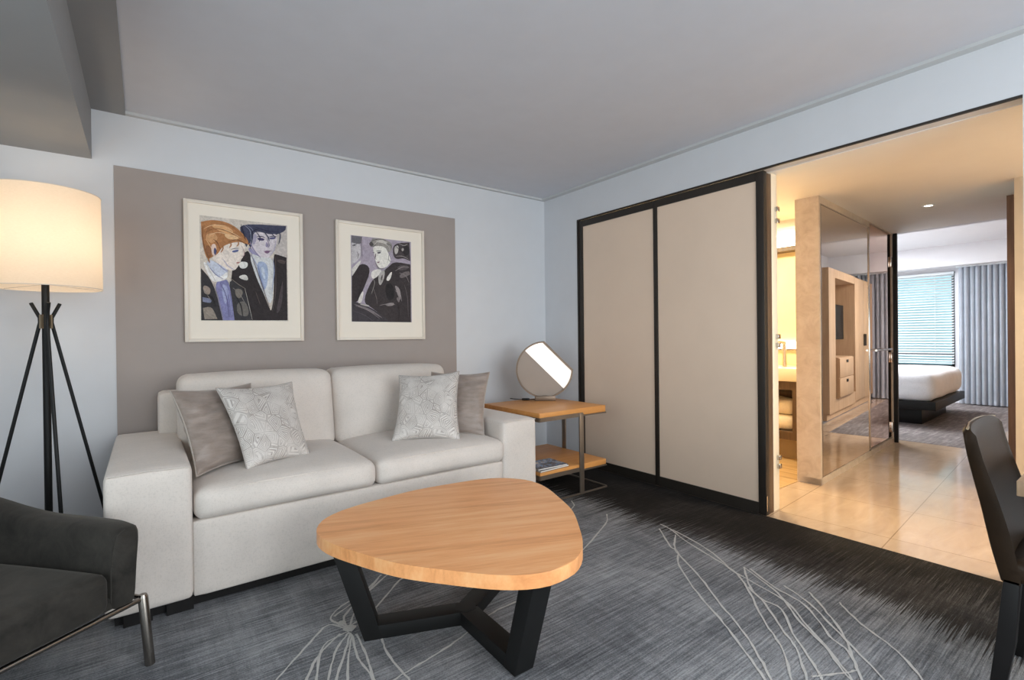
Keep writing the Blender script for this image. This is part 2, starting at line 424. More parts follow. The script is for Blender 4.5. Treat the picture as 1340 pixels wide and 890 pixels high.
PORTRAIT_PAIR=[((205,196,186),[(0.3055,2.0005),(0.8321,2.0259),(0.8272,1.3447),(0.2996,1.3383)]),
((188,180,176),[(0.719,2.0052),(0.8321,2.0259),(0.8291,1.7848),(0.7399,1.8028)]),
((60,62,85),[(0.5329,2.004),(0.8259,2.0212),(0.8195,1.9854),(0.7796,1.9612),(0.7629,1.9541),(0.7238,1.9266),(0.6718,1.9334),(0.6356,1.9468),(0.617,1.9045),(0.6074,1.8596),(0.5916,1.8418),(0.5809,1.8756),(0.5715,1.8373),(0.5587,1.8732),(0.5353,1.9326)]),
((208,200,206),[(0.6153,1.9482),(0.6493,1.9611),(0.7183,1.9476),(0.7654,1.9595),(0.7621,1.882),(0.7342,1.8151),(0.6987,1.7736),(0.6699,1.7774),(0.6248,1.8049),(0.5917,1.8518),(0.5977,1.8899)]),
((150,145,178),[(0.5917,1.8518),(0.6248,1.8049),(0.6699,1.7774),(0.647,1.7666),(0.5758,1.8227)]),
((165,158,180),[(0.6152,1.9419),(0.6377,1.9383),(0.6255,1.8678),(0.6053,1.8657)]),
((70,60,100),[(0.6352,1.9166),(0.6831,1.9169),(0.6806,1.8989),(0.6429,1.8998)]),
((85,85,125),[(0.7122,1.9252),(0.7556,1.9353),(0.7531,1.9196),(0.7178,1.9131)]),
((150,140,168),[(0.6945,1.9029),(0.7126,1.8641),(0.6869,1.8513)]),
((130,98,128),[(0.674,1.8247),(0.7238,1.8333),(0.7003,1.8068)]),
((38,30,32),[(0.4589,1.6796),(0.5691,1.8246),(0.5912,1.808),(0.6341,1.6421),(0.7117,1.4174),(0.7233,1.4113),(0.7426,1.5465),(0.7376,1.8128),(0.7636,1.8114),(0.8256,1.7949),(0.8272,1.3447),(0.5194,1.341)]),
((208,210,212),[(0.5801,1.8132),(0.6699,1.7774),(0.7303,1.7917),(0.7443,1.6877),(0.7258,1.4241),(0.6671,1.5429),(0.6229,1.654)]),
((160,174,202),[(0.6297,1.7425),(0.6697,1.7584),(0.7062,1.7232),(0.6988,1.5954),(0.6751,1.5433),(0.6455,1.6429)]),
((190,200,215),[(0.6578,1.7195),(0.6806,1.7086),(0.6853,1.62),(0.6662,1.6569)]),
((75,62,60),[(0.7632,1.7792),(0.8168,1.7708),(0.8165,1.7448),(0.7688,1.7539)]),
((70,60,64),[(0.7781,1.5481),(0.8033,1.653),(0.7924,1.4453),(0.7463,1.3669)]),
((175,120,75),[(0.3073,1.983),(0.3686,2.0054),(0.4521,2.002),(0.5269,1.9625),(0.592,1.8768),(0.5641,1.8614),(0.5368,1.8771),(0.4825,1.8652),(0.429,1.8352),(0.4129,1.8033),(0.3916,1.7712),(0.3656,1.7568),(0.3398,1.7366),(0.3202,1.8004),(0.3093,1.8942)]),
((216,166,116),[(0.3579,1.9717),(0.4308,1.9871),(0.5049,1.9413),(0.4617,1.9142),(0.3885,1.9455)]),
((204,154,108),[(0.3214,1.8956),(0.378,1.9262),(0.4086,1.8815),(0.3564,1.8398)]),
((226,186,140),[(0.43,1.9202),(0.4939,1.9216),(0.537,1.8957),(0.4613,1.8812)]),
((140,92,60),[(0.3257,1.8366),(0.3613,1.8283),(0.3657,1.7628),(0.3399,1.7426)]),
((230,218,208),[(0.4129,1.8033),(0.429,1.8352),(0.4825,1.8652),(0.5368,1.8771),(0.5641,1.8614),(0.5579,1.8111),(0.5521,1.7795),(0.5353,1.7533),(0.5329,1.7345),(0.5184,1.7087),(0.4963,1.6762),(0.4589,1.6796),(0.4169,1.7008),(0.3911,1.7229),(0.3605,1.7563),(0.3916,1.7712)]),
((222,198,186),[(0.3615,1.8403),(0.3895,1.8493),(0.3949,1.7835),(0.3759,1.7577),(0.3639,1.7866)]),
((90,90,130),[(0.3745,1.8116),(0.3892,1.8251),(0.3907,1.7807),(0.3802,1.7701)]),
((105,115,160),[(0.4797,1.8098),(0.5231,1.825),(0.5207,1.8075),(0.487,1.797)]),
((190,140,130),[(0.5024,1.732),(0.5351,1.7397),(0.5175,1.7234)]),
((196,202,218),[(0.3501,1.7435),(0.3911,1.7229),(0.4589,1.6796),(0.4531,1.6427),(0.4262,1.6045),(0.3744,1.6254),(0.324,1.6936)]),
((45,42,45),[(0.3037,1.6801),(0.3739,1.5893),(0.423,1.3398),(0.3016,1.3384)]),
((128,128,172),[(0.3739,1.5893),(0.4262,1.6045),(0.4581,1.6186),(0.4779,1.4851),(0.4923,1.3407),(0.423,1.3398)]),
((165,170,205),[(0.4154,1.5796),(0.4471,1.5814),(0.4565,1.4843),(0.4347,1.4348)]),
((50,48,52),[(0.4583,1.6308),(0.5549,1.5625),(0.5967,1.3419),(0.4923,1.3407),(0.4779,1.4851)]),
((238,234,232),[(0.3142,1.7166),(0.3295,1.7238),(0.3828,1.638),(0.416,1.6256),(0.4535,1.6732),(0.4583,1.6308),(0.4262,1.6045),(0.3739,1.5893),(0.3486,1.6237)]),
((216,212,206),[(0.5066,1.6339),(0.5672,1.6627),(0.5832,1.6076)]),
((222,222,218),[(0.5188,1.7395),(0.5793,1.7446),(0.5732,1.7005),(0.5291,1.691)]),
((152,138,128),[(0.3125,1.5739),(0.358,1.5524),(0.3503,1.5042),(0.3168,1.5146)]),
((120,125,150),[(0.3095,1.4905),(0.3623,1.4807),(0.3568,1.4505),(0.3111,1.4609)]),
((142,132,122),[(0.3107,1.4193),(0.3617,1.4327),(0.3918,1.3491),(0.3199,1.3457)]),
((120,112,104),[(0.4949,1.5594),(0.5493,1.5498),(0.5321,1.4871),(0.5017,1.4983)]),
((105,100,96),[(0.5045,1.4615),(0.5649,1.4759),(0.5858,1.3643),(0.5089,1.3754)])]
PORTRAIT_SINGLE=[((166,156,170),[(1.2955,2.0074),(1.7935,2.0113),(1.7846,1.3407),(1.2895,1.3421)]),
((192,187,190),[(1.2949,1.9667),(1.3656,1.9616),(1.3707,1.853),(1.3378,1.8117),(1.2951,1.7828)]),
((108,104,110),[(1.2955,2.0074),(1.3793,2.008),(1.3719,1.943),(1.2948,1.954)]),
((120,115,120),[(1.3009,1.9356),(1.3266,1.9434),(1.3264,1.9306),(1.302,1.923)]),
((70,62,65),[(1.6441,1.9846),(1.7816,2.0059),(1.7869,1.8493),(1.7286,1.8715),(1.6565,1.8518),(1.6289,1.9029)]),
((190,185,182),[(1.6438,1.9578),(1.6867,1.9756),(1.6787,1.9075),(1.65,1.8914)]),
((45,40,42),[(1.7154,1.965),(1.774,1.9846),(1.7802,1.9034),(1.7288,1.8851)]),
((165,158,156),[(1.7079,1.9481),(1.7297,1.9557),(1.7294,1.9312),(1.7119,1.9241)]),
((50,42,45),[(1.294,1.6938),(1.3637,1.8075),(1.4555,1.7695),(1.3803,1.5838),(1.3336,1.4857),(1.2915,1.5034)]),
((212,207,202),[(1.2947,1.751),(1.3639,1.8267),(1.3702,1.808),(1.2978,1.6941)]),
((150,145,140),[(1.4312,1.9491),(1.4653,2.0047),(1.5469,2.0138),(1.623,1.989),(1.6293,1.9296),(1.5868,1.8989),(1.5667,1.9499),(1.4915,1.9488),(1.4643,1.933)]),
((200,196,190),[(1.4785,1.9866),(1.5467,2.0006),(1.6018,1.9734),(1.519,1.974)]),
((80,76,76),[(1.4313,1.9556),(1.4516,1.9837),(1.478,1.954),(1.451,1.9382)]),
((228,225,218),[(1.4643,1.933),(1.4915,1.9488),(1.5667,1.9499),(1.5938,1.8996),(1.621,1.8354),(1.5714,1.7783),(1.5163,1.7676),(1.4897,1.8114),(1.4743,1.8753)]),
((90,85,92),[(1.4989,1.8985),(1.5317,1.9069),(1.5288,1.8908),(1.5042,1.8859)]),
((120,112,118),[(1.4799,1.8889),(1.4932,1.8771),(1.4846,1.8397)]),
((140,110,115),[(1.4938,1.8182),(1.5225,1.8246),(1.51,1.8078)]),
((150,145,150),[(1.4897,1.8114),(1.5163,1.7676),(1.5644,1.7751),(1.5435,1.7604),(1.5026,1.7626)]),
((55,48,50),[(1.4883,1.7066),(1.5853,1.7794),(1.6422,1.8372),(1.7865,1.822),(1.7846,1.3407),(1.6075,1.3389),(1.4448,1.4569),(1.3792,1.4937),(1.4338,1.6382)]),
((222,217,212),[(1.4485,1.743),(1.5094,1.7671),(1.5462,1.75),(1.4745,1.6796),(1.4478,1.691)]),
((182,177,174),[(1.502,1.7207),(1.5644,1.7712),(1.5563,1.6847),(1.5143,1.6165)]),
((90,84,86),[(1.5223,1.7089),(1.5459,1.7302),(1.5367,1.6571)]),
((226,222,216),[(1.5745,1.6991),(1.6299,1.7667),(1.6077,1.6812),(1.5769,1.6701)]),
((110,102,102),[(1.6835,1.733),(1.7711,1.773),(1.7854,1.7399),(1.6974,1.6934)]),
((150,141,141),[(1.6397,1.6497),(1.6963,1.6124),(1.6949,1.5044),(1.6671,1.5707)]),
((125,116,117),[(1.6525,1.5432),(1.6925,1.5448),(1.6803,1.4905)]),
((85,78,80),[(1.663,1.7987),(1.7571,1.8196),(1.7787,1.7872),(1.6839,1.7599)]),
((30,26,28),[(1.5558,1.645),(1.6258,1.6623),(1.6525,1.5432),(1.5816,1.5006)]),
((140,132,132),[(1.5537,1.4864),(1.6378,1.5025),(1.6374,1.4757),(1.5812,1.4674)]),
((60,55,60),[(1.2915,1.5034),(1.4448,1.4569),(1.6075,1.3389),(1.2895,1.3421)]),
((122,114,117),[(1.3014,1.4783),(1.4314,1.45),(1.5658,1.3544),(1.4443,1.4179)]),
((216,211,206),[(1.3311,1.4895),(1.3738,1.5834),(1.388,1.5712),(1.3659,1.4804)]),
((190,184,180),[(1.353,1.4825),(1.4316,1.4721),(1.4248,1.4589),(1.3593,1.4725)])]
STROKES_PAIR=[((60,62,85),0.00647,[(0.6667,1.9796),(0.7041,1.9294),(0.713,1.8998)]),
((60,62,85),0.00647,[(0.6156,1.9771),(0.6057,1.9033),(0.5915,1.833)]),
((60,62,85),0.00647,[(0.754,1.9967),(0.7843,1.9514),(0.7739,1.8832)]),
((52,54,80),0.00518,[(0.6267,1.9621),(0.6545,1.9188),(0.6485,1.8891)]),
((52,54,80),0.00518,[(0.707,1.9782),(0.7416,1.9414),(0.7556,1.9301)]),
((140,145,165),0.00388,[(0.5601,1.9914),(0.593,1.9581),(0.5978,1.8962)]),
((175,120,75),0.00647,[(0.4719,1.8763),(0.4769,1.8462),(0.466,1.8292)]),
((175,120,75),0.00647,[(0.5206,1.8877),(0.5213,1.8594),(0.5102,1.841)]),
((160,108,66),0.00647,[(0.4291,1.8474),(0.4288,1.817),(0.4159,1.7915)]),
((190,134,86),0.00518,[(0.5643,1.8801),(0.5807,1.8631),(0.5942,1.8745)]),
((160,108,66),0.00647,[(0.3401,1.7665),(0.3469,1.7372),(0.3528,1.7174)]),
((228,190,148),0.00388,[(0.3219,1.9373),(0.3681,1.967),(0.4306,1.9688),(0.4834,1.9449)]),
((140,92,58),0.00388,[(0.3317,1.9147),(0.3782,1.9442),(0.4408,1.9434),(0.5046,1.9167)]),
((232,200,160),0.00324,[(0.3519,1.8991),(0.3987,1.9226),(0.4511,1.9166),(0.5151,1.8871)]),
((120,78,50),0.00388,[(0.317,1.9545),(0.3143,1.8948),(0.3255,1.8128),(0.3471,1.7492)]),
((225,185,140),0.00324,[(0.3312,1.8729),(0.3512,1.8393),(0.3662,1.8048)]),
((150,100,64),0.00388,[(0.3889,1.9756),(0.4625,1.979),(0.5212,1.9433),(0.5699,1.8869)]),
((235,208,170),0.00259,[(0.4304,1.9506),(0.4833,1.9326),(0.5371,1.9019)]),
((110,70,48),0.00388,[(0.3722,1.8775),(0.3979,1.8562),(0.413,1.8154)]),
((150,105,70),0.00324,[(0.3578,1.9597),(0.3369,1.9213),(0.3314,1.8825)]),
((120,80,52),0.00388,[(0.4612,1.869),(0.5151,1.8871),(0.5696,1.8645)]),
((55,58,95),0.00388,[(0.4766,1.818),(0.5014,1.8278),(0.5253,1.8302)]),
((70,75,120),0.00324,[(0.4839,1.8016),(0.5196,1.8124)]),
((160,130,140),0.00324,[(0.5419,1.8467),(0.5557,1.8047),(0.5532,1.7833),(0.5377,1.7745)]),
((150,80,80),0.00324,[(0.5078,1.7325),(0.5329,1.737)]),
((150,150,185),0.00518,[(0.3962,1.7173),(0.4376,1.6781),(0.4609,1.6725)]),
((170,170,200),0.00388,[(0.428,1.7502),(0.4592,1.7041),(0.4964,1.6824)]),
((60,60,90),0.00324,[(0.3788,1.8205),(0.391,1.8012),(0.3844,1.7705)]),
((30,30,55),0.00518,[(0.5382,1.9948),(0.5487,1.9527),(0.5644,1.8925)]),
((120,125,150),0.00388,[(0.5712,1.9928),(0.6043,1.972),(0.6207,1.9363)]),
((40,42,70),0.00518,[(0.627,1.9873),(0.6953,1.9704),(0.7774,1.9713)]),
((35,35,60),0.00518,[(0.5982,1.9275),(0.6154,1.9608),(0.6495,1.9775)]),
((45,40,75),0.00453,[(0.6307,1.9186),(0.6603,1.927),(0.6878,1.92)]),
((45,40,75),0.00453,[(0.7087,1.9274),(0.7345,1.9367),(0.7604,1.9358)]),
((120,110,150),0.00388,[(0.6981,1.916),(0.7126,1.8705),(0.6996,1.85)]),
((110,75,105),0.00388,[(0.6751,1.8235),(0.6994,1.8296),(0.725,1.8308)]),
((130,125,165),0.00518,[(0.5921,1.883),(0.6138,1.8289),(0.6585,1.7764)]),
((170,165,190),0.00388,[(0.7529,1.9067),(0.7463,1.8483),(0.7164,1.7943)]),
((150,160,195),0.00388,[(0.5856,1.8075),(0.635,1.7177),(0.6788,1.5625)]),
((150,160,195),0.00388,[(0.7338,1.783),(0.742,1.6876),(0.725,1.5457)]),
((120,135,175),0.00388,[(0.6408,1.7308),(0.6513,1.6559),(0.6763,1.5497)]),
((110,95,95),0.00388,[(0.5967,1.8023),(0.6455,1.6429),(0.7118,1.4238)]),
((100,88,88),0.00324,[(0.7515,1.791),(0.7485,1.5468),(0.7256,1.4075)]),
((95,80,80),0.00388,[(0.7749,1.7737),(0.8204,1.7646)]),
((90,76,76),0.00324,[(0.6216,1.5408),(0.6488,1.4537)]),
((85,72,72),0.00324,[(0.7715,1.4963),(0.797,1.6267)]),
((200,196,192),0.00388,[(0.3294,1.7178),(0.3542,1.66),(0.3864,1.596)]),
((120,120,160),0.00388,[(0.3494,1.6896),(0.3849,1.6441),(0.4264,1.6166)]),
((170,165,160),0.00324,[(0.5549,1.5625),(0.5758,1.4639),(0.5989,1.3445)]),
((150,145,150),0.00388,[(0.3739,1.5833),(0.3986,1.4821),(0.4252,1.3423)]),
((100,100,145),0.00388,[(0.4103,1.5914),(0.446,1.496),(0.4604,1.3623)]),
((160,165,200),0.00388,[(0.4367,1.599),(0.4621,1.5089),(0.4766,1.3748)]),
((130,125,120),0.00388,[(0.3121,1.5441),(0.337,1.5036),(0.357,1.4685)]),
((25,22,26),0.00518,[(0.3218,1.5089),(0.3625,1.4927),(0.3824,1.4333)]),
((160,150,140),0.00324,[(0.3156,1.4075),(0.3456,1.3724),(0.3764,1.3609)]),
((130,125,120),0.00388,[(0.4841,1.5589),(0.5216,1.5238),(0.5537,1.4631)]),
((28,26,30),0.00518,[(0.4997,1.5105),(0.5315,1.4376),(0.5415,1.3636)]),
((140,130,120),0.00324,[(0.4689,1.6254),(0.5169,1.5852),(0.5604,1.5566)])]
STROKES_SINGLE=[((90,85,85),0.00351,[(1.4378,1.9498),(1.465,1.9852),(1.5193,2.0042),(1.5812,1.9978)]),
((220,215,210),0.00293,[(1.4781,1.9605),(1.526,1.9918),(1.588,1.9853)]),
((85,80,82),0.00351,[(1.574,1.9771),(1.6156,1.9616),(1.6264,1.9226)]),
((205,200,195),0.00293,[(1.5464,1.9808),(1.5945,1.9528),(1.6079,1.9075)]),
((70,65,70),0.00351,[(1.4443,1.9375),(1.4712,1.9428),(1.4916,1.958)]),
((60,55,62),0.0041,[(1.4909,1.903),(1.5113,1.9102),(1.5345,1.9098)]),
((60,55,62),0.0041,[(1.4611,1.8923),(1.4772,1.8886)]),
((110,100,110),0.00351,[(1.4852,1.8829),(1.4794,1.8497),(1.4954,1.838)]),
((120,90,98),0.00293,[(1.4925,1.8168),(1.5197,1.823)]),
((120,112,118),0.0041,[(1.4829,1.8108),(1.5163,1.7689),(1.5742,1.7812)]),
((95,88,92),0.00351,[(1.6008,1.9002),(1.5931,1.8464),(1.6209,1.8288)]),
((60,55,60),0.00351,[(1.3073,1.9363),(1.3356,1.9443)]),
((70,65,70),0.00351,[(1.3323,1.8878),(1.3475,1.8637),(1.338,1.8309)]),
((120,112,120),0.00351,[(1.3663,2.0129),(1.3719,1.943),(1.3771,1.8407)]),
((170,165,160),0.00293,[(1.4478,1.691),(1.4741,1.6535),(1.4461,1.5609)]),
((200,195,190),0.00293,[(1.508,1.6555),(1.5292,1.7093),(1.5642,1.7619)]),
((60,55,58),0.00293,[(1.5153,1.6953),(1.5285,1.6567)]),
((190,185,182),0.00351,[(1.3966,1.6232),(1.4275,1.6638),(1.4481,1.717)]),
((160,150,150),0.00351,[(1.6482,1.7574),(1.7131,1.7958),(1.7715,1.7962)]),
((140,130,130),0.0041,[(1.6837,1.7464),(1.7412,1.7233),(1.7698,1.6706)]),
((170,160,160),0.00351,[(1.6461,1.5965),(1.6886,1.5716),(1.7022,1.5114)]),
((150,142,142),0.00351,[(1.5124,1.4719),(1.5815,1.4873),(1.6446,1.4826)]),
((120,112,112),0.00351,[(1.4602,1.6136),(1.4861,1.5365),(1.4922,1.4844)]),
((30,26,28),0.00468,[(1.666,1.49),(1.6794,1.4231),(1.6714,1.3557)]),
((110,100,102),0.00351,[(1.7258,1.6545),(1.7535,1.5472),(1.7586,1.384)]),
((30,26,28),0.0041,[(1.651,1.9719),(1.6862,1.9351),(1.7292,1.9122)]),
((200,195,190),0.00293,[(1.6868,1.9823),(1.73,1.9733),(1.7594,1.9899)]),
((180,172,170),0.00293,[(1.6569,1.8787),(1.7143,1.8838),(1.7723,1.8617)]),
((150,140,140),0.00351,[(1.3141,1.466),(1.4178,1.4303),(1.511,1.3669)]),
((90,84,88),0.00351,[(1.2944,1.4273),(1.391,1.3909),(1.4567,1.3465)]),
((40,34,38),0.00351,[(1.3817,1.6868),(1.3543,1.5825),(1.3338,1.4985)])]
# ---------------------------------------------------------------- camera
YAW, PITCH, ROLL, F = rad(36.81738), rad(-0.238435), rad(-0.654587), 643.308
d = Vector((math.sin(YAW)*math.cos(PITCH), math.cos(YAW)*math.cos(PITCH), math.sin(PITCH)))
rt = Vector((math.cos(YAW), -math.sin(YAW), 0)); up = rt.cross(d)
r2 = math.cos(ROLL)*rt + math.sin(ROLL)*up; u2 = -math.sin(ROLL)*rt + math.cos(ROLL)*up
cam_data = bpy.data.cameras.new('camera'); cam = bpy.data.objects.new('camera', cam_data); C.objects.link(cam)
cam_data.sensor_width = 36; cam_data.sensor_fit = 'HORIZONTAL'; cam_data.lens = F/1340*36; cam_data.clip_start = .02
cam.matrix_world = Matrix(((r2.x,u2.x,-d.x,0),(r2.y,u2.y,-d.y,0),(r2.z,u2.z,-d.z,1.2),(0,0,0,1)))
bpy.context.scene.camera = cam

# ---------------------------------------------------------------- room shell
YB, XR, XL, YF = 3.816, 3.2857, -1.62, -2.4
ZC = 2.585
# carpet floor with the pale root-like inlay woven in
bm = box(new(), (XL-.1, YF-.1, -.06), (XR+.005, YB+.1, 0))
def ribbon(bm, pts, w, z=.0012, mi=1):
    P = [Vector((p[0], p[1], z)) for p in pts]
    Q = []
    for i in range(len(P)-1):                      # wobbling, Catmull-Rom smoothed
        p0 = P[max(0,i-1)]; p1 = P[i]; p2 = P[i+1]; p3 = P[min(len(P)-1,i+2)]
        for k in range(5):
            t = k/5
            q = .5*((2*p1)+(p2-p0)*t+(2*p0-5*p1+4*p2-p3)*t*t+(3*p1-p0-3*p2+p3)*t**3)
            Q.append(q + Vector((random.uniform(-1,1), random.uniform(-1,1), 0))*.0022)
    Q.append(P[-1])
    prev = None
    for i, q in enumerate(Q):
        t = (Q[min(i+1,len(Q)-1)]-Q[max(i-1,0)]); t.z = 0
        if t.length < 1e-6: t = Vector((1,0,0))
        nrm = Vector((-t.y, t.x, 0)).normalized()*w*.5*random.uniform(.6,1.35)
        a, b = bm.verts.new(q+nrm), bm.verts.new(q-nrm)
        if prev: 
            f = bm.faces.new((prev[0], a, b, prev[1])); f.material_index = mi
        prev = (a, b)
for i, v in enumerate(VEINS):
    ribbon(bm, v, .0085 if i < 18 else .009, .0012+.00004*i)
for (x, y, r) in ((.668,2.045,.032), (.655,2.10,.02)):
    c = bm.verts.new((x,y,.003)); ring = [bm.verts.new((x+r*math.cos(t*math.pi/6)*random.uniform(.6,1.1), y+r*math.sin(t*math.pi/6)*random.uniform(.6,1.1), .003)) for t in range(12)]
    for k in range(12):
        f = bm.faces.new((c, ring[k], ring[(k+1)%12])); f.material_index = 1
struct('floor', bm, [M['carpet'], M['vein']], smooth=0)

struct('wall_back', box(new(), (XL-.1, YB, 0), (XR+.12, YB+.1, 2.72)), M['wall'])
struct('wall_panel', box(new(), (-.135, YB-.004, 0), (2.233, YB, 2.271)), M['panel'])
bm = new()
box(bm, (XR, 3.344, 0), (XR+.12, YB, 2.72)); box(bm, (XR, .403, 2.305), (XR+.12, 3.344, 2.72)); box(bm, (XR, YF, 0), (XR+.12, .403, 2.72))
struct('wall_right', bm, M['wall'])
# wall behind the camera; its window is added to brighten the back wall
bm = new(); FX0, FX1, FZ0, FZ1 = .1, 3.0, .3, 2.3
box(bm, (XL-.1, YF-.1, 0), (FX0, YF, 2.72)); box(bm, (FX1, YF-.1, 0), (XR+.12, YF, 2.72)); box(bm, (FX0, YF-.1, 0), (FX1, YF, FZ0)); box(bm, (FX0, YF-.1, FZ1), (FX1, YF, 2.72))
struct('wall_front', bm, M['wall'])
bm = new()
for x in (FX0+.02, (FX0+FX1)/2, FX1-.02): box(bm, (x-.02, YF-.08, FZ0), (x+.02, YF-.03, FZ1))
box(bm, (FX0, YF-.08, FZ0), (FX1, YF-.03, FZ0+.04)); box(bm, (FX0, YF-.08, FZ1-.04), (FX1, YF-.03, FZ1))
struct('fill_window', bm, M['black'])  # frame of the added window
# left wall with its window opening (outside the frame, it lets the daylight in)
bm = new()
WY0, WY1, WZ0, WZ1 = -2.1, 1.9, .25, 2.2
box(bm, (XL-.1, YF, 0), (XL, WY0, 2.72)); box(bm, (XL-.1, WY1, 0), (XL, YB, 2.72)); box(bm, (XL-.1, WY0, 0), (XL, WY1, WZ0)); box(bm, (XL-.1, WY0, WZ1), (XL, WY1, 2.72))
struct('wall_left', bm, M['wall'])
bm = new()
for y in (WY0+.02, (WY0*2+WY1)/3, (WY0+2*WY1)/3, WY1-.02):
    box(bm, (XL-.08, y-.02, WZ0), (XL-.03, y+.02, WZ1))
box(bm, (XL-.08, WY0, WZ0), (XL-.03, WY1, WZ0+.04)); box(bm, (XL-.08, WY0, WZ1-.04), (XL-.03, WY1, WZ1))
struct('window_1', bm, M['black'])
# ceiling: raised centre field inside a narrow border
struct('ceiling', box(new(), (-.075, YF, 2.603), (XR-.055, YB-.035, 2.72)), M['ceil'])
bm = new()
box(bm, (XR-.055, YF, ZC), (XR, YB, 2.72)); box(bm, (-.075, YB-.035, ZC), (XR-.055, YB, 2.72))
struct('trim_1', bm, M['ceil_edge'])
struct('trim_2', box(new(), (XL, YF, ZC), (-.075, YB, 2.72)), M['soffit_shade'])  # left band, its shade painted into the grey
struct('ceiling_soffit', box(new(), (XL, YF, 2.288), (-.235, YB, ZC)), M['soffit_shade'])
# dark track and casing of the sliding door opening
bm = new()
box(bm, (XR-.003, .403, 2.294), (XR+.012, 3.344, 2.306)); box(bm, (XR-.002, 3.330, 0), (XR+.12, 3.347, 2.30))
struct('trim_3', bm, M['bronze'])

# ---------------------------------------------------------------- sliding door
sd = thing('sliding_door', 'tall cream sliding door leaf in dark bronze framing, beside the opening to the hall', 'sliding door', (XR, 2.47, 0)); sd['kind'] = 'thing'
X0 = XR+.004
bm = new()
Y0, Y1 = 1.602, 3.328
box(bm, (X0, Y0, .001), (X0+.045, Y0+.052, 2.29), .002); box(bm, (X0, Y1-.05, .001), (X0+.045, Y1, 2.29), .002)
box(bm, (X0, 2.447, .001), (X0+.045, 2.485, 2.29), .002)
for a, b in ((Y0+.052, 2.447), (2.485, Y1-.05)):
    box(bm, (X0, a, 2.232), (X0+.045, b, 2.29)); box(bm, (X0, a, .001), (X0+.045, b, .078))
obj('door_frame', bm, M['bronze'], sd)
for a, b in ((Y0+.052, 2.447), (2.485, Y1-.05)):
    obj('panel', box(new(), (X0+.008, a, .078), (X0+.03, b, 2.232)), M['door_panel'], sd)
bm = box(new(), (X0+.046, Y0+.004, .001), (X0+.113, Y0+.05, 2.285), .003)
obj('edge_board', bm, M['brownwood'], sd)
obj('edge_pull', box(new(), (X0+.0, Y0-.004, .03), (X0+.012, Y0, .13)), M['chrome'], sd)

# ---------------------------------------------------------------- pictures
def chaikin(pts, lim):
    x0, x1, z0, z1 = lim
    for _ in range(2):
        out = []
        n = len(pts)
        for i in range(n):
            p, q, r = pts[i-1], pts[i], pts[(i+1) % n]
            if min(abs(q[0]-x0), abs(q[0]-x1), abs(q[1]-z0), abs(q[1]-z1)) < .012: out.append(q)
            else:
                out.append((q[0]*.75+p[0]*.25, q[1]*.75+p[1]*.25)); out.append((q[0]*.75+r[0]*.25, q[1]*.75+r[1]*.25))
        pts = out
    return pts
def picture(name, x0, x1, z0, z1, data, strokes, label):
    t = root = thing(name, label, 'picture', ((x0+x1)/2, YB-.004, z0), 'framed portraits above the sofa')
    y1 = YB-.005; y0 = y1-.034; w = .021
    bm = new()
    box(bm, (x0,y0,z0), (x0+w,y1,z1), .002); box(bm, (x1-w,y0,z0), (x1,y1,z1), .002)
    box(bm, (x0+w,y0,z0), (x1-w,y1,z0+w), .002); box(bm, (x0+w,y0,z1-w), (x1-w,y1,z1), .002)
    obj('picture_frame', bm, M['frame_white'], t)
    obj('mat', box(new(), (x0+w,y1-.02,z0+w), (x1-w,y1-.002,z1-w)), M['mat_board'], t)
    bm = new(); cols = {}; mats = []
    q0 = data[0][1]; lim = (min(p[0] for p in q0), max(p[0] for p in q0), min(p[1] for p in q0), max(p[1] for p in q0))
    for i, (c, pts) in enumerate(data):
        if i > 0: pts = chaikin(pts, lim)
        else: pts = [(lim[0],lim[3]),(lim[1],lim[3]),(lim[1],lim[2]),(lim[0],lim[2])]
        pts = [(min(max(p[0],lim[0]),lim[1]), min(max(p[1],lim[2]),lim[3])) for p in pts]
        if c not in cols:
            cols[c] = len(mats); mats.append(paint(c))
        y = y1-.0203-.00012*(i+1)
        vs = [bm.verts.new((p[0], y, p[1])) for p in pts]
        for tri in tessellate_polygon([[Vector((p[0], p[1], 0)) for p in pts]]):
            try: f = bm.faces.new([vs[k] for k in tri])
            except ValueError: continue
            f.material_index = cols[c]
    for i, (c, w, pts) in enumerate(strokes):        # brush strokes: tapering ribbons of paint
        if c not in cols:
            cols[c] = len(mats); mats.append(paint(c))
        y = y1-.0262-.00008*i
        V = [Vector((p[0], 0, p[1])) for p in pts]; Q = []
        for a in range(len(V)-1):
            p0, p1, p2, p3 = V[max(0,a-1)], V[a], V[a+1], V[min(len(V)-1,a+2)]
            for k in range(5):
                t = k/5; Q.append(.5*((2*p1)+(p2-p0)*t+(2*p0-5*p1+4*p2-p3)*t*t+(3*p1-p0-3*p2+p3)*t**3))
        Q.append(V[-1]); prev = None
        for k, q in enumerate(Q):
            t = Q[min(k+1,len(Q)-1)]-Q[max(k-1,0)]; n_ = Vector((-t.z, 0, t.x)).normalized()*w*.5*(.35+.75*math.sin(math.pi*(k+.5)/(len(Q)+.0)))
            ab = [bm.verts.new((min(max(e.x,lim[0]),lim[1]), y, min(max(e.z,lim[2]),lim[3]))) for e in (q+n_, q-n_)]
            if prev: f = bm.faces.new((prev[0], ab[0], ab[1], prev[1])); f.material_index = cols[c]
            prev = ab
    obj('print', bm, mats, root, smooth=0)
    return t
PC = {}
def paint(c):
    if c in PC: return PC[c]
    n = NT('brush_paint_%d_%d_%d' % c)
    b = col(*c)
    f = n.noise(n.coords('World', (1,1,1)), 34, 5, .75, 1.6)
    k = .22
    n.base(n.ramp(f, [(.34, tuple(x*(1-k) for x in b[:3])+(1,)), (.66, tuple(min(1,x*(1+k)+.01) for x in b[:3])+(1,))]))
    n.set(Roughness=.6, Specular_IOR_Level=.25)
    PC[c] = n.m
    return n.m
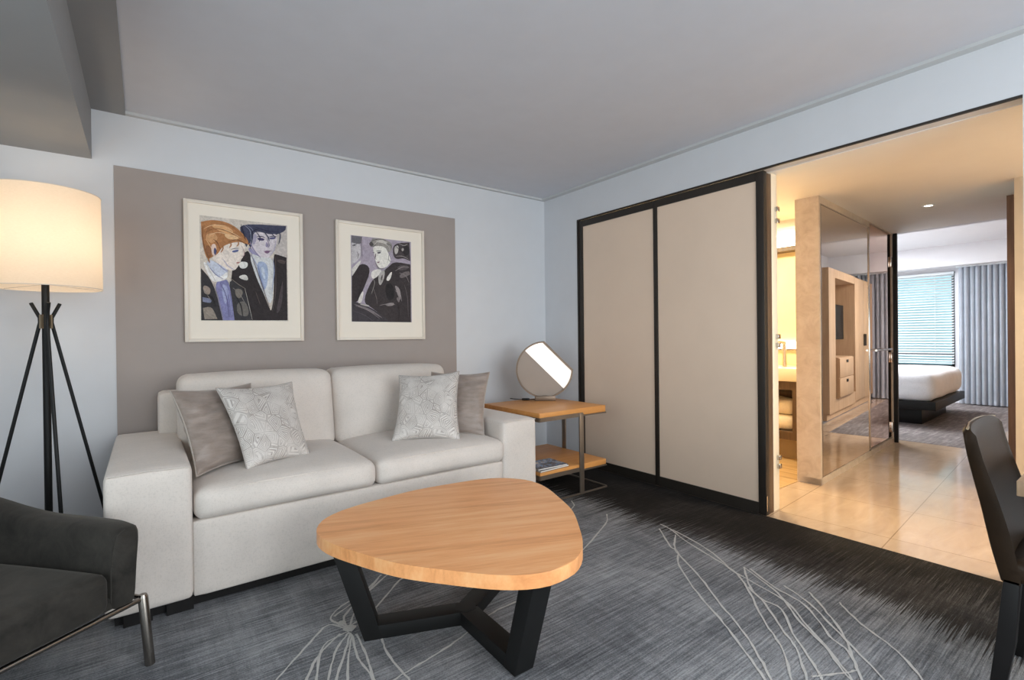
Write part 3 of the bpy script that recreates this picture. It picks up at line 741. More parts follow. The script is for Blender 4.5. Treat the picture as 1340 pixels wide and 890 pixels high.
picture('framed_picture', .211, .936, 1.197, 2.121, PORTRAIT_PAIR, STROKES_PAIR, 'wide white framed colour portrait of two young men hanging on grey wall')
picture('framed_picture', 1.173, 1.911, 1.198, 2.115, PORTRAIT_SINGLE, STROKES_SINGLE, 'white framed greyscale portrait of one seated young man in dark jacket')

# ---------------------------------------------------------------- sofa
SX0, SX1, SYF, SYB = -.143, 2.142, 2.59, 3.77
AW0, AW1 = .166, 1.860
sofa = thing('sofa', 'light grey linen two-seat sofa standing against the grey wall', 'sofa', (1.0, 3.18, 0))
for nm, a, b in (('arm', SX0, AW0), ('arm', AW1, SX1)):
    bm = softbox(new(), (a, SYF, .06), (b, SYB-.02, .655), .028, 12, lambda q, n: q + Vector((0, 0, .012*max(0,n.z)*(1-n.x*n.x)*(1-n.y**4))))
    tube(bm, [(a+.012, SYF+.003, .647), ((a+b)/2, SYF+.003, .653), (b-.012, SYF+.003, .647)], .0035, 6)
    obj(nm, bm, M['sofa'], sofa, 60)
bm = softbox(new(), (AW0-.002, SYF+.008, .06), (AW1+.002, SYF+.10, .40), .015, 8)
obj('front_panel', bm, M['sofa'], sofa, 60)
obj('deck', box(new(), (AW0, SYF+.09, .10), (AW1, SYB-.1, .385)), M['sofa'], sofa)
obj('back_frame', softbox(new(), (.062, SYB-.22, .08), (1.965, SYB, .90), .03, 12), M['sofa'], sofa, 60)
def seat_fn(q, n):
    q = q.copy()
    if n.z > 0: q.z += .028*(1-n.x**4)*(1-n.y**4)*n.z
    else: q.z += .006*(1-n.x**2)
    q.z += .008*math.sin(n.x*2.1+.5)*(1-n.y**2)
    if n.y < 0: q.y += -.018*(1-n.z**2)*(1-n.x**6)
    return q
SPL = 1.012
for a, b in ((AW0+.003, SPL), (SPL, AW1+.016)):
    bm = softbox(new(), (a, SYF-.008, .393), (b, SYB-.26, .538), .05, 18, seat_fn)
    zz = [(a+.05+(b-a-.1)*k/12, SYF+.006, .520+.012*(1-(2*k/12-1)**4)) for k in range(13)]
    tube(bm, zz, .0035, 6)
    obj('seat_cushion', bm, M['sofa'], sofa, 60)
for a, b in ((.150, 1.010), (1.010, 1.872)):
    def back_fn(q, n, a=a, b=b):
        q = q.copy()
        if n.y < 0: q.y -= .06*(1-n.x**4)*(1-n.z**2)
        q.y += .09*(n.z*.5+.5)                      # lean
        q.z += .012*math.cos(n.x*1.3)*max(0, n.z)
        return q
    bm = softbox(new(), (a, 3.27, .50), (b, 3.53, 1.0), .06, 18, back_fn)
    obj('back_cushion', bm, M['sofa'], sofa, 60)
for x in (SX0+.06, AW0-.10, SX1-.12):
    obj('foot', box(new(), (x, SYF+.04, 0), (x+.10, SYF+.10, .062)), M['blackwood'], sofa)
obj('plinth', box(new(), (SX0+.03, SYF+.075, .002), (SX1-.03, SYB-.05, .09)), M['blackwood'], sofa)

def pillow(TL, TR, BL, BR, mat, label, T=.075, seed=1, wr=.010, folds=()):
    TL, TR, BL, BR = map(Vector, (TL, TR, BL, BR))
    N = 34
    nrm = ((BR-BL)+(TR-TL)).cross((TL-BL)+(TR-BR)).normalized()   # towards +? fixed below
    if nrm.y > 0: nrm = -nrm
    bm = new(); uvl = bm.loops.layers.uv.new('UVMap')
    sides = []
    def pt(u, v, s):
        uu = u*(1.02-.10*(1-v*v)*abs(u)**2); vv = v*(1.02-.10*(1-u*u)*abs(v)**2)
        a, b = (uu+1)/2, (vv+1)/2
        p = BL*(1-a)*(1-b)+BR*a*(1-b)+TL*(1-a)*b+TR*a*b
        e = max(0, (1-u*u)*(1-v*v))
        h = T*e**.42*(1 + .12*math.sin(3*u+seed)*math.cos(2*v+seed))
        w = wr*noise.noise(Vector((u*2.2+seed*3, v*7+seed, s))) * (e**.5) * (0.35+abs(u))
        g = 0
        for side, v0, depth in folds:
            if s > 0: g -= depth*math.exp(-((v-v0-.06*(u*side-1))/.055)**2)*max(0, u*side)**1.5*min(1, 3*e**.5)
        return p + nrm*s*(h+w*s+g)
    uvs = {}
    grid = {}
    for s in (1, -1):
        for i in range(N+1):
            for j in range(N+1):
                u, v = math.sin((i/N*2-1)*math.pi/2), math.sin((j/N*2-1)*math.pi/2)
                rim = i in (0, N) or j in (0, N)
                k = (i, j, 0 if rim else s)
                if k not in grid:
                    grid[k] = bm.verts.new(pt(u, v, s)); uvs[grid[k]] = ((u+1)/2, (v+1)/2)
    for s in (1, -1):
        for i in range(N):
            for j in range(N):
                q = []
                for a, b in ((i,j),(i+1,j),(i+1,j+1),(i,j+1)):
                    rim = a in (0,N) or b in (0,N)
                    q.append(grid[(a,b,0 if rim else s)])
                try: f = bm.faces.new(q if s > 0 else q[::-1])
                except ValueError: continue
                for l in f.loops: l[uvl].uv = uvs[l.vert]
    rimpts = []
    for i in range(N): rimpts.append(pt(math.sin((i/N*2-1)*math.pi/2), -1, 1))
    for j in range(N): rimpts.append(pt(1, math.sin((j/N*2-1)*math.pi/2), 1))
    for i in range(N): rimpts.append(pt(-math.sin((i/N*2-1)*math.pi/2), 1, 1))
    for j in range(N+1): rimpts.append(pt(-1, -math.sin((j/N*2-1)*math.pi/2), 1))
    o = obj('throw_pillow', bm, mat, None, 80)
    tag(o, label, 'pillow', 'throw pillows on the sofa')
    o2 = obj('piping', tube(new(), rimpts, .0042, 7), M['piping'] if mat != M['brocade'] else mat, o, 80)
    return o
pillow((.107,3.035,.948),(.498,3.255,.944),(.197,2.80,.556),(.522,3.01,.56), M['pillow_brown'], 'taupe satin throw pillow leaning on the left arm of the sofa', .066, 2, .03, ((-1,-.12,.022),(-1,-.72,.020),(-1,.35,.010),(-1,.1,.010)))
pillow((.304,2.992,.95),(.695,3.117,.949),(.408,2.769,.558),(.731,2.872,.562), M['brocade'], 'silver patterned throw pillow tilted in front of the left-hand taupe pillow', .060, 5, .012, ((-1,.1,.008),(-1,-.35,.012),(-1,-.6,.010),(-1,.4,.008)))
pillow((1.640,3.146,.959),(1.967,2.906,.953),(1.483,2.976,.562),(1.796,2.728,.556), M['pillow_brown'], 'taupe satin throw pillow upright against the right arm of the sofa', .066, 9, .022, ((1,.72,.016),(1,-.55,.014),(1,-.8,.012)))
pillow((1.385,3.126,.95),(1.709,2.893,.972),(1.245,2.928,.562),(1.601,2.71,.558), M['brocade'], 'silver patterned throw pillow covering most of the right-hand taupe pillow', .064, 12, .014, ((1,.25,.012),(1,.5,.012)))

# ---------------------------------------------------------------- coffee table
CT = Vector((1.088, 1.805, 0)); ZT = .44
tbl = thing('coffee_table', 'coffee table with rounded triangular brown wood top on black three-armed base', 'table', CT)
poly = []
for k in range(96):
    t = 2*math.pi*k/96; a3 = t-rad(30.5)
    r = .5225 + .0655*math.cos(3*a3) + .013*math.cos(6*a3)
    poly.append((CT.x+r*math.cos(t), CT.y+r*math.sin(t)))
obj('tabletop', prism(new(), poly, ZT-.048, ZT, None, .003), M['coffee_top'], tbl, 40)
def legbase(ang):
    u = Vector((math.cos(ang), math.sin(ang), 0)); w = Vector((-u.y, u.x, 0))
    # one continuous profile: floor bar + slanting upright, in the (u, z) plane
    bar = [(-.02, 0), (.415, 0), (.415+.145*1.0, ZT-.048), (.415+.145-.074, ZT-.048), (.378, .052), (-.02, .052)]
    upright = [(.345, 0), (.415, 0), (.54, ZT-.0485), (.466, ZT-.0485)]
    floorbar = [(.026, 0), (.36, 0), (.362, .055), (.026, .055)]
    return u, w, upright, floorbar
for i, ang in enumerate((30.5, 150.5+8, 270.5-2)):
    u, w, upright, floorbar = legbase(rad(ang))
    fr = (CT, u, Vector((0,0,1)), w)
    obj('leg', prism(new(), upright, -.0425, .0425, fr, .002), M['black'], tbl)
    obj('floor_bar', prism(new(), floorbar, -.042, .042, fr, .002), M['black'], tbl)

obj('hub', prism(new(), [(CT.x+.0495*math.cos(rad(a+.5)), CT.y+.0495*math.sin(rad(a+.5))) for a in range(0,360,60)], 0, .0555), M['black'], tbl)
# ---------------------------------------------------------------- side table
TX0, TX1, TY0, TY1 = 2.262, 2.950, 2.703, 3.42
st = thing('side_table', 'square oak side table with dark steel frame standing in the room corner', 'table', (2.606, 3.06, 0))
obj('tabletop', box(new(), (TX0, TY0, .603), (TX1, TY1, .655), .002), M['side_wood'], st)
obj('shelf', box(new(), (TX0, TY0, .184), (TX1, TY1, .226), .002), M['side_wood'], st)
LX, RY = 2.672, 3.20
def strap(a, b, bm): box(bm, a, b)
for nm, z0, z1, zp in (('top_frame', .592, .622, .598), ('shelf_frame', .174, .205, .179)):
    bm = new()
    strap((TX0, TY0-.006, z0), (LX+.02, TY0-.0005, z1), bm); strap((LX-.02, TY1+.0005, z0), (TX1, TY1+.006, z1), bm)
    strap((TX1+.0005, RY-.02, z0), (TX1+.006, TY1, z1), bm); strap((TX0-.006, TY0, z0), (TX0-.0005, TY0+.25, z1), bm)
    strap((TX0-.004, TY0-.004, zp-.006), (TX1+.004, TY1+.004, zp+.004), bm)
    obj(nm, bm, M['steel'], st)
for x, y in ((LX, TY0-.007), (TX1+.007, RY), (LX-.1, TY1+.007), (TX0-.007, TY0+.23)):
    if x in (LX, LX-.1): b = ((x-.022, y-.006, 0), (x+.022, y+.006, .615))
    else: b = ((x-.006, y-.022, 0), (x+.006, y+.022, .615))
    obj('leg', box(new(), *b, .0015), M['steel'], st)
bm = new()
box(bm, (TX0, TY0-.011, .001), (TX1, TY0-.003, .012)); box(bm, (TX1-.002, TY0, .001), (TX1+.009, TY1, .012)); box(bm, (TX0, TY1, .001), (TX1, TY1+.009, .012)); box(bm, (TX0-.009, TY0, .001), (TX0, TY1, .012))
obj('floor_loop', bm, M['steel'], st)

# magazines on the shelf
def mag(name, x, y, z, w, l, h, rot, cover, label):
    R = Matrix.Translation((x, y, 0)) @ Matrix.Rotation(rot, 4, 'Z')
    bm = box(new(), (-w/2, -l/2, z+h-.0015), (w/2, l/2, z+h)); box(bm, (-w/2, -l/2, z), (w/2, l/2, z+.0015)); box(bm, (-w/2, -l/2, z), (-w/2+.0015, l/2, z+h))
    o = obj(name, bm, cover, None, 30, R); tag(o, label, 'magazine', 'magazines on the side table')
    obj('pages', box(new(), (-w/2+.002, -l/2+.002, z+.0016), (w/2-.002, l/2-.002, z+h-.0016)), M['paper'], o, 30, R)
n = NT('magazine_cover')
v = n.noise(n.coords('World', (1,1,1)), 11, 3, .6, 1.5)
n.base(n.ramp(v, [(.36, (.05,.045,.055,1)), (.46, (.22,.19,.21,1)), (.52, (.16,.30,.52,1)), (.57, (.42,.36,.36,1)), (.66, (.60,.54,.50,1))])); n.set(Roughness=.25)
M['cover'] = n.m
mag('magazine', 2.41, 2.826, .2268, .225, .290, .013, rad(-90+3), plain('dark_cover', (.05,.045,.05,1), .3), 'dark covered magazine lying underneath on the lower shelf')
mag('magazine', 2.405, 2.825, .240, .215, .275, .011, rad(-90-2), M['cover'], 'blue and grey photo covered magazine lying on top on the lower shelf')

# ---------------------------------------------------------------- table lamp (round disc with one side cut off)
tl = thing('table_lamp', 'round flat disc table lamp, half lit, standing on the side table', 'lamp', (2.80, 3.265, .655))
u = Vector((.80, -.60, 0)); w = Vector((-.60, -.80, 0)); O = Vector((2.79, 3.262, .922))
R0 = .247
def arc(r, a0, a1, n): return [(r*math.cos(rad(a0+(a1-a0)*k/n)), r*math.sin(rad(a0+(a1-a0)*k/n))) for k in range(n+1)]
fr = (O, u, Vector((0,0,1)), w)
outer = arc(R0, 90, 360, 60); inner = arc(R0-.013, 93.2, 356.8, 60)
bm = new(); n_ = len(outer)
vs = {}
for s, dd in ((0, -.026), (1, .026)):
    for nm, L_ in (('o', outer), ('i', inner)):
        for k, p in enumerate(L_): vs[(nm, k, s)] = bm.verts.new(O+u*p[0]+Vector((0,0,1))*p[1]+w*dd)
for k in range(n_):
    k2 = (k+1) % n_
    for q in ((('o',k,0),('o',k2,0),('i',k2,0),('i',k,0)), (('o',k,1),('i',k,1),('i',k2,1),('o',k2,1)), (('o',k,0),('o',k,1),('o',k2,1),('o',k2,0)), (('i',k,0),('i',k2,0),('i',k2,1),('i',k,1))):
        bm.faces.new([vs[x] for x in q])
obj('rim', bm, M['lamp_bronze'], tl, 40)
ri = R0-.0135
obj('lit_panel', prism(new(), arc(ri, 93.2, 135, 14)+arc(ri, 315, 356.8, 14), -.012, .012, fr), M['lamp_glow'], tl, 30)['label'] = 'glowing white half'
obj('dark_panel', prism(new(), arc(ri, 135.4, 314.6, 40), -.012, .012, fr), M['taupe_disc'], tl, 30)['label'] = 'unlit taupe half'
bx = box(new(), (-.085,-.055,0), (.09,.055,.040), .002)
B0 = Matrix.Translation((O.x, O.y, .6555)) @ Matrix.Rotation(math.atan2(u.y,u.x), 4, 'Z')
obj('base', bx, M['lamp_bronze'], tl, 30, B0)
obj('neck', box(new(), (-.02,-.012,.027), (.02,.012,.045)), M['steel'], tl, 30, B0)
obj('cord_switch', softbox(new(), (-.20,-.012,0), (-.13,.014,.018), .008, 5), M['black'], tl, 60, B0)
obj('cord', tube(new(), [B0 @ Vector(p) for p in ((-.06,.04,.006),(-.10,.02,.005),(-.14,.0,.006))]+[B0 @ Vector((-.20,.0,.006)), B0 @ Vector((-.26,.05,.005)), B0 @ Vector((-.30,.10,.005))], .0035, 8), M['black'], tl)

# ---------------------------------------------------------------- floor lamp
FL = Vector((-.398, 3.42, 0))
fl = thing('floor_lamp', 'tall floor lamp with lit cream drum shade on black tripod', 'lamp', FL)
bm = lathe(new(), [(.226,1.478),(.222,1.965)], (FL.x, FL.y), 72, cap=False)
bmesh.ops.solidify(bm, geom=bm.faces[:], thickness=.002)
obj('lamp_shade', bm, M['shade'], fl, 60)
for z, r in ((1.480,.2262),(1.963,.2222)):
    bm = new()
    tube(bm, [(FL.x+r*math.cos(2*math.pi*k/48), FL.y+r*math.sin(2*math.pi*k/48), z) for k in range(49)], .0022, 6, False)
    obj('shade_ring', bm, M['frame_white'], fl, 60)
bm = new()
for k in range(3):
    a = rad(20+120*k); tube(bm, [(FL.x, FL.y, 1.50), (FL.x+.224*math.cos(a), FL.y+.224*math.sin(a), 1.482)], .0018, 6)
obj('spider', bm, M['frame_white'], fl, 60)
obj('pole', tube(new(), [FL+Vector((0,0,.01)), FL+Vector((0,0,1.62))], .0155, 16), M['black'], fl)
bm = lathe(new(), [(.028,.0),(.03,.012),(.016,.016)], (FL.x, FL.y), 24)
obj('pole_foot', bm, M['black'], fl)
zc = 1.318
for az in (-73, 37, 157):
    a = rad(az); e = Vector((math.cos(a), math.sin(a), 0))
    obj('leg', tube(new(), [FL+e*.062+Vector((0,0,1.404)), FL+e*.026+Vector((0,0,zc+.012)), FL+e*.025+Vector((0,0,zc-.012)), FL+e*.325+Vector((0,0,.0))], .0082, 10), M['black'], fl)
bm = new()
for az in (-23, 97, 217):
    a = rad(az); beam(bm, FL+Vector((.019*math.cos(a), .019*math.sin(a), 1.275)), FL+Vector((.019*math.cos(a), .019*math.sin(a), 1.345)), .014, .012, (math.cos(a), math.sin(a), 0))
obj('collar', bm, M['brass'], fl)
obj('bulb', softbox(new(), (FL.x-.03, FL.y-.03, 1.62), (FL.x+.03, FL.y+.03, 1.72), .03, 8), M['led'], fl, 60)
obj('socket', tube(new(), [FL+Vector((0,0,1.60)), FL+Vector((0,0,1.625))], .02, 16), M['black'], fl)
def light(name, typ, loc, energy, color, **kw):
    L = bpy.data.lights.new(name, typ); L.energy = energy; L.color = color
    rot = kw.pop('rot', None)
    for k, v in kw.items(): setattr(L, k, v)
    o = bpy.data.objects.new(name, L); C.objects.link(o); o.location = loc
    if rot: o.rotation_euler = rot
    return o
light('floor_lamp_light', 'POINT', FL+Vector((0,0,1.72)), 2.6, (1,.84,.66), shadow_soft_size=.06)

# ---------------------------------------------------------------- armchair
AC = Vector((-.014, 2.292, 0)); ea = Vector((-.8,-.6,0)); eb = Vector((-.6,.8,0)); ez = Vector((0,0,1))
ac = thing('armchair', 'dark charcoal velvet armchair on bronze tube legs, cut off by the photo edge', 'armchair', AC + ea*.37 + eb*.36)
def L(a, b, z): return AC + ea*a + eb*b + ez*z
W = .74
# shell: arms and back as one swept wrap, profile thickness t, top height varies
path = [(.068, -.006), (.056, .10), (.050, .28), (.050, .45), (.058, .60), (.085, .74), (.155, .85), (.26, .91), (.37, .925)]
path = path + [(W-p[0], p[1]) for p in reversed(path[:-1])]
tops = [.520, .533, .530, .528, .545, .585, .65, .70, .72]; tops = tops + list(reversed(tops[:-1]))
def smooth_path(P, n=6):
    out = []
    for i in range(len(P)-1):
        p0, p1, p2, p3 = [Vector(P[min(max(k,0),len(P)-1)]) for k in (i-1,i,i+1,i+2)]
        for k in range(n):
            t = k/n; out.append(.5*((2*p1)+(p2-p0)*t+(2*p0-5*p1+4*p2-p3)*t*t+(3*p1-p0-3*p2+p3)*t**3))
    out.append(Vector(P[-1])); return out
SP = smooth_path([(p[0], p[1], tops[i]) for i, p in enumerate(path)])
bm = new(); rings = []
for i, p in enumerate(SP):
    t = (SP[min(i+1,len(SP)-1)]-SP[max(i-1,0)]); t.z = 0; t.normalize()
    nn = Vector((-t.y, t.x, 0))                        # across the thickness
    end = min(i, len(SP)-1-i)
    th = .056*min(1, .55+.15*end); top = p.z - (.03 if end == 0 else .008 if end == 1 else 0); z0 = .250 + (.01 if end == 0 else 0)
    sec = []
    for k in range(20):
        a = 2*math.pi*k/20; ca, sa = math.cos(a), math.sin(a)
        x = math.copysign(abs(ca)**.45, ca)*th; z = (math.copysign(abs(sa)**.35, sa)+1)/2*(top-z0)+z0
        flare = .018*((z-z0)/(top-z0))**2
        q = p + nn*(x + flare*1.0)
        sec.append(bm.verts.new(L(q.x, q.y, z)))
    rings.append(sec)
for i in range(len(rings)-1):
    for k in range(20): bm.faces.new((rings[i][k], rings[i][(k+1)%20], rings[i+1][(k+1)%20], rings[i+1][k]))
bm.faces.new(rings[0][::-1]); bm.faces.new(rings[-1])
obj('arm_and_back_shell', bm, M['velvet'], ac, 60)
def rot_box(a0, a1, b0, b1, z0, z1, r, fn=None):
    Mx = Matrix(((ea.x,eb.x,0,AC.x),(ea.y,eb.y,0,AC.y),(0,0,1,0),(0,0,0,1)))
    bm = softbox(new(), (a0,b0,z0), (a1,b1,z1), r, 14, fn); bm.transform(Mx); return bm
obj('seat_cushion', rot_box(.118, W-.118, -.018, .78, .258, .405, .040, lambda q, n: q+Vector((0, -.014*(1-n.x**4)*max(0,-n.y), .014*max(0,n.z)*(1-n.x**4)*(1-n.y**2) - .045*(n.y+1)/2*max(0,n.z)))), M['velvet'], ac, 60)
obj('seat_base', rot_box(.06, W-.06, .012, .84, .2525, .30, .012), M['velvet'], ac, 60)
# piping on the arm front
obj('seam', tube(new(), [L(.118, -.008, .29), L(.118, -.012, .40), L(.112, -.010, .47), L(.095, -.004, .515), L(.06, .004, .528)], .0028, 6), M['velvet'], ac)
rail = new()
for P in ([L(.0,0,.247), L(W,0,.247)], [L(.0,.80,.247), L(W,.80,.247)], [L(.0,0,.247), L(.0,.80,.247)], [L(W,0,.247), L(W,.80,.247)]): tube(rail, P, .0095, 10)
obj('rail', rail, M['bronze_leg'], ac, 60)
for a, b, sa, sb in ((0,0,-1,-1),(W,0,1,-1),(0,.80,-1,1),(W,.80,1,1)):
    obj('leg', tube(new(), [L(a,b,.262), L(a,b,.25), L(a+.008*sa,b+.02*sb,.0)], [.012,.0165,.0165], 14), M['bronze_leg'], ac, 60)

# ---------------------------------------------------------------- desk, folder, chair
dk = thing('desk', 'light oak desk whose corner shows at the right edge of the photo', 'desk', (2.75, -.02, 0))
obj('desktop', box(new(), (2.11, -.36, .704), (3.27, .278, .75), .002), M['desk_wood'], dk)
for y in (-.33, .20): 
    obj('leg', box(new(), (2.17 if y < 0 else 3.16, y, 0), (2.23 if y < 0 else 3.22, y+.05, .704), .002), M['black'], dk)
obj('leg', box(new(), (3.16, -.33, 0), (3.22, -.28, .704), .002), M['black'], dk)
bm = box(new(), (2.26, -.12, .7505), (2.56, .262, .768), .003)
o = obj('leather_tray', bm, M['leather'], None); tag(o, 'black leather tray lying on the oak desk behind the chair', 'tray')

dc = thing('desk_chair', 'black leather dining-style chair with tall back tucked under the desk', 'chair', (2.41, .12, 0))
# side profile in (y, z): rear edge then front edge
rear = [(.412,.868),(.400,.78),(.370,.635),(.345,.50),(.322,.40)]
front = [(.383,.868),(.366,.78),(.328,.646),(.298,.52),(.280,.40)]
def back_bm(x0, x1):
    bm = new(); N = 14; rows = []
    R_ = smooth_path([(p[0],p[1],0) for p in rear], 4); F_ = smooth_path([(p[0],p[1],0) for p in front], 4)
    loop = R_[::-1] + [Vector((.404,.880,0)), Vector((.391,.880,0))] + F_      # closed profile from bottom rear over the top to bottom front
    for i in range(N+1):
        s = i/N*2-1; x = (x0+x1)/2 + (x1-x0)/2*math.sin(s*math.pi/2)
        e = (1-abs(math.sin(s*math.pi/2))**8)
        cy = sum(p.x for p in loop)/len(loop)
        row = []
        for p in loop:
            k = max(0, (p.y-.8)/.08)
            z = p.y + .010*k*(1-s*s) - .012*k*(1-e)
            y = p.x + .018*(1-s*s)                     # gentle hollow across the back
            row.append(bm.verts.new((x, y, z)))
        rows.append(row)
    n = len(loop)
    for i in range(N):
        for k in range(n): bm.faces.new((rows[i][k], rows[i][(k+1)%n], rows[i+1][(k+1)%n], rows[i+1][k]))
    bm.faces.new(rows[0]); bm.faces.new(rows[-1][::-1])
    return bm
CX0, CX1 = 2.20, 2.62
obj('backrest', back_bm(CX0, CX1), M['leather'], dc, 50)
bm = new()
tube(bm, [(CX0, .404, .879), (CX0+.1, .418, .886), ((CX0+CX1)/2, .421, .889), (CX1-.1, .418, .886), (CX1, .404, .879)], .004, 6)
obj('top_highlight', bm, M['brass'], dc, 60)  # brass-coloured strip standing in for the highlight along the backrest's top edge
obj('seat', softbox(new(), (CX0, -.12, .40), (CX1, .335, .475), .025, 12, lambda q, n: q+Vector((0,0,.012*max(0,n.z)*(1-n.x**2)*(1-n.y**2)))), M['leather'], dc, 60)
for x in (CX0, CX1-.045):
    fr = (Vector((x,0,0)), Vector((0,1,0)), Vector((0,0,1)), Vector((1,0,0)))
    obj('leg', prism(new(), [(.322,.41),(.282,.41),(.296,.2),(.325,0),(.362,0),(.34,.2)], 0, .045, fr, .003), M['blackwood'], dc)
    obj('leg', prism(new(), [(-.05,.41),(-.105,.41),(-.10,0),(-.065,0)], 0, .045, fr, .003), M['blackwood'], dc)
# ---------------------------------------------------------------- hall beyond the opening
P0 = Vector((4.28, 1.655, 0)); hu = Vector((math.cos(HALL), math.sin(HALL), 0)); hn = Vector((-hu.y, hu.x, 0))
HM = Matrix(((hu.x,hn.x,0,P0.x),(hu.y,hn.y,0,P0.y),(0,0,1,0),(0,0,0,1)))
ZH = 2.30; XE = 6.62
struct('floor_hall', box(new(), (XR+.005, -1.6, -.06), (6.80, 3.6, 0)), M['marble'])
struct('ceiling_hall', box(new(), (XR+.12, -1.6, ZH), (XE, 3.6, ZH+.1)), M['hall_ceil'])
struct('wall_hall_header', box(new(), (XE, .2, ZH), (XE+.10, 5.2, 2.72)), M['white'])
struct('wall_hall_right', box(new(), (4.985, -1.6, 0), (5.12, .658, ZH)), M['beige_wall'])
struct('wall_hall_far', box(new(), (XR+.12, -1.7, 0), (5.12, -1.6, ZH)), M['beige_wall'])
struct('trim_4', box(new(), (5.57, .40, 0), (6.72, .778, ZH)), M['jambwood'])
# stone-clad wall that carries the mirror and the glass door
LW = 2.36
bm = new()
box(bm, (0, .012, 0), (.034, .172, ZH)); box(bm, (0, 0, 0), (LW, .15, .052)); box(bm, (.034, 0, 2.245), (1.43, .15, ZH)); box(bm, (.034, .03, .052), (LW-.06, .15, 2.245)); box(bm, (1.43, 0, 2.285), (LW, .15, ZH)); box(bm, (0, 0, 0), (.034, .012, ZH))
box(bm, (LW-.06, .0, .052), (LW-.03, .15, 2.285))
struct('wall_hall_stone', bm, M['stone'], M=HM)
mi = thing('wall_mirror', 'tall bronze tinted mirror set into the stone wall of the hall', 'mirror', P0 + hu*.72 + Vector((0,0,.053)))
obj('mirror_glass', box(new(), (.062, .006, .058), (1.405, .026, 2.238)), M['mirror'], mi, 30, HM)
bm = new()
box(bm, (.036,.000,.053), (.060,.028,2.243), .002); box(bm, (1.407,-.002,.053), (1.424,.028,2.243), .002); box(bm, (.060,.004,.053), (1.407,.028,.0575)); box(bm, (.060,.004,2.2385), (1.407,.028,2.2435))
obj('mirror_frame', bm, M['chrome'], mi, 30, HM)
gd = thing('hall_glass_door', 'tinted glass door with chrome bar handle right of the hall mirror', 'glass door', P0 + hu*1.87 + Vector((0,0,.055))); gd['kind'] = 'thing'  # plain glass door of the hall wall
obj('pane', box(new(), (1.432, .008, .075), (LW-.065, .020, 2.280)), M['door_glass'], gd, 30, HM)
bm = new(); tube(bm, [(1.50,-.03,1.035), (2.10,-.03,1.035)], .011, 12)
for x in (1.56, 2.04): tube(bm, [(x,-.03,1.035), (x,.010,1.035)], .008, 10)
obj('bar_handle', bm, M['chrome'], gd, 60, HM)
for z in (1.98, .94, .18):
    obj('hinge', box(new(), (2.235, -.006, z-.055), (2.29, .007, z+.055), .002), M['chrome'], gd, 30, HM)
# dark jamb and green-edged glass at the bedroom doorway
struct('trim_5', box(new(), (LW-.02, -.034, 0), (LW+.022, .15, ZH), .001), M['blackwood'], M=HM)
o = obj('glass_fin', box(new(), (LW+.0225, -.003, .01), (LW+.029, .12, 2.28)), M['edge_glass'], None, 30, HM); tag(o, 'thin green edged glass fin beside the bedroom doorway', 'glass'); o['kind'] = 'thing'
# downlight
dl = thing('downlight', 'small round recessed downlight in the hall ceiling', 'downlight', (5.424, 1.236, ZH-.004))
bm = new(); 
ring = lathe(bm, [(.028,ZH-.003),(.045,ZH-.004),(.047,ZH-.0005)], (5.424,1.236), 32, cap=False)
obj('trim_ring', bm, M['white'], dl, 60)
obj('lens', lathe(new(), [(.001,ZH-.002),(.028,ZH-.0022)], (5.424,1.236), 32, cap=False), M['spot_glow'], dl)
# pale door jamb with pivots just behind the sliding leaf
bj = thing('pivot_jamb', 'narrow cream jamb with small chrome pivots behind the sliding door edge', 'jamb', (3.456, 1.63, 0)); bj['kind'] = 'thing'
obj('jamb_board', box(new(), (3.415, 1.612, 0), (3.497, 1.652, ZH), .002), M['counter'], bj)
for z in (2.06, 1.98, 1.19, 1.13, .36, .30):
    obj('pivot', box(new(), (3.462, 1.592, z-.016), (3.494, 1.6115, z+.016), .003), M['chrome'], bj)

# ---------------------------------------------------------------- bathroom
struct('wall_bath_left', box(new(), (XR+.12, 3.5, 0), (6.6, 3.6, ZH)), M['tile_yellow'])
bm = new(); box(bm, (5.42, 1.9, 0), (5.55, 3.5, ZH)); struct('wall_bath_far', bm, M['tile_yellow'])
struct('wall_bath_side', box(new(), (XR+.14, 3.36, 0), (XR+.20, 3.5, ZH)), M['white'])
n = NT('bath_plank_floor')
v = n.noise(n.coords('World', (22, 1.2, 1)), 1.0, 4, .7)
n.base(n.ramp(v, [(.35, (.36,.22,.10,1)), (.5, (.50,.33,.16,1)), (.66, (.60,.43,.24,1))])); n.set(Roughness=.4)
struct('floor_bath', box(new(), (3.80, 1.82, 0.0005), (5.42, 3.5, .004)), n.m)
struct('ceiling_bath_soffit', box(new(), (4.95, 1.85, 2.235), (5.42, 3.5, ZH)), M['white'])
vn = thing('bathroom_vanity', 'bathroom vanity with thick cream counter over a dark wood towel shelf', 'vanity', (5.15, 2.6, 0))
obj('countertop', box(new(), (4.88, 1.925, .757), (5.418, 3.4, .880), .004), M['counter'], vn)
bm = new()
box(bm, (4.90,1.925,.20), (4.94,2.135,.755)); box(bm, (4.90,2.135,.675), (4.94,3.38,.755)); box(bm, (4.90,2.135,.20), (5.41,3.38,.275)); box(bm, (5.38,1.925,.20), (5.41,3.38,.755)); box(bm, (4.94,1.925,.20), (5.38,1.945,.755)); box(bm, (4.94,2.115,.275), (5.38,2.135,.755))
obj('cabinet', bm, M['brownwood'], vn)
obj('toe_kick', box(new(), (5.0, 1.93, .0045), (5.40, 3.35, .199)), plain('stone_kick', (.33,.25,.15,1), .5), vn)
fc = obj('faucet', tube(new(), [(5.15,2.315,.8805),(5.15,2.315,1.09),(5.145,2.315,1.12),(5.10,2.33,1.125),(5.0,2.37,1.12)], [.022,.018,.018,.016,.014], 14), M['chrome'], None, 60); tag(fc, 'chrome basin faucet standing on the cream bathroom counter', 'faucet')
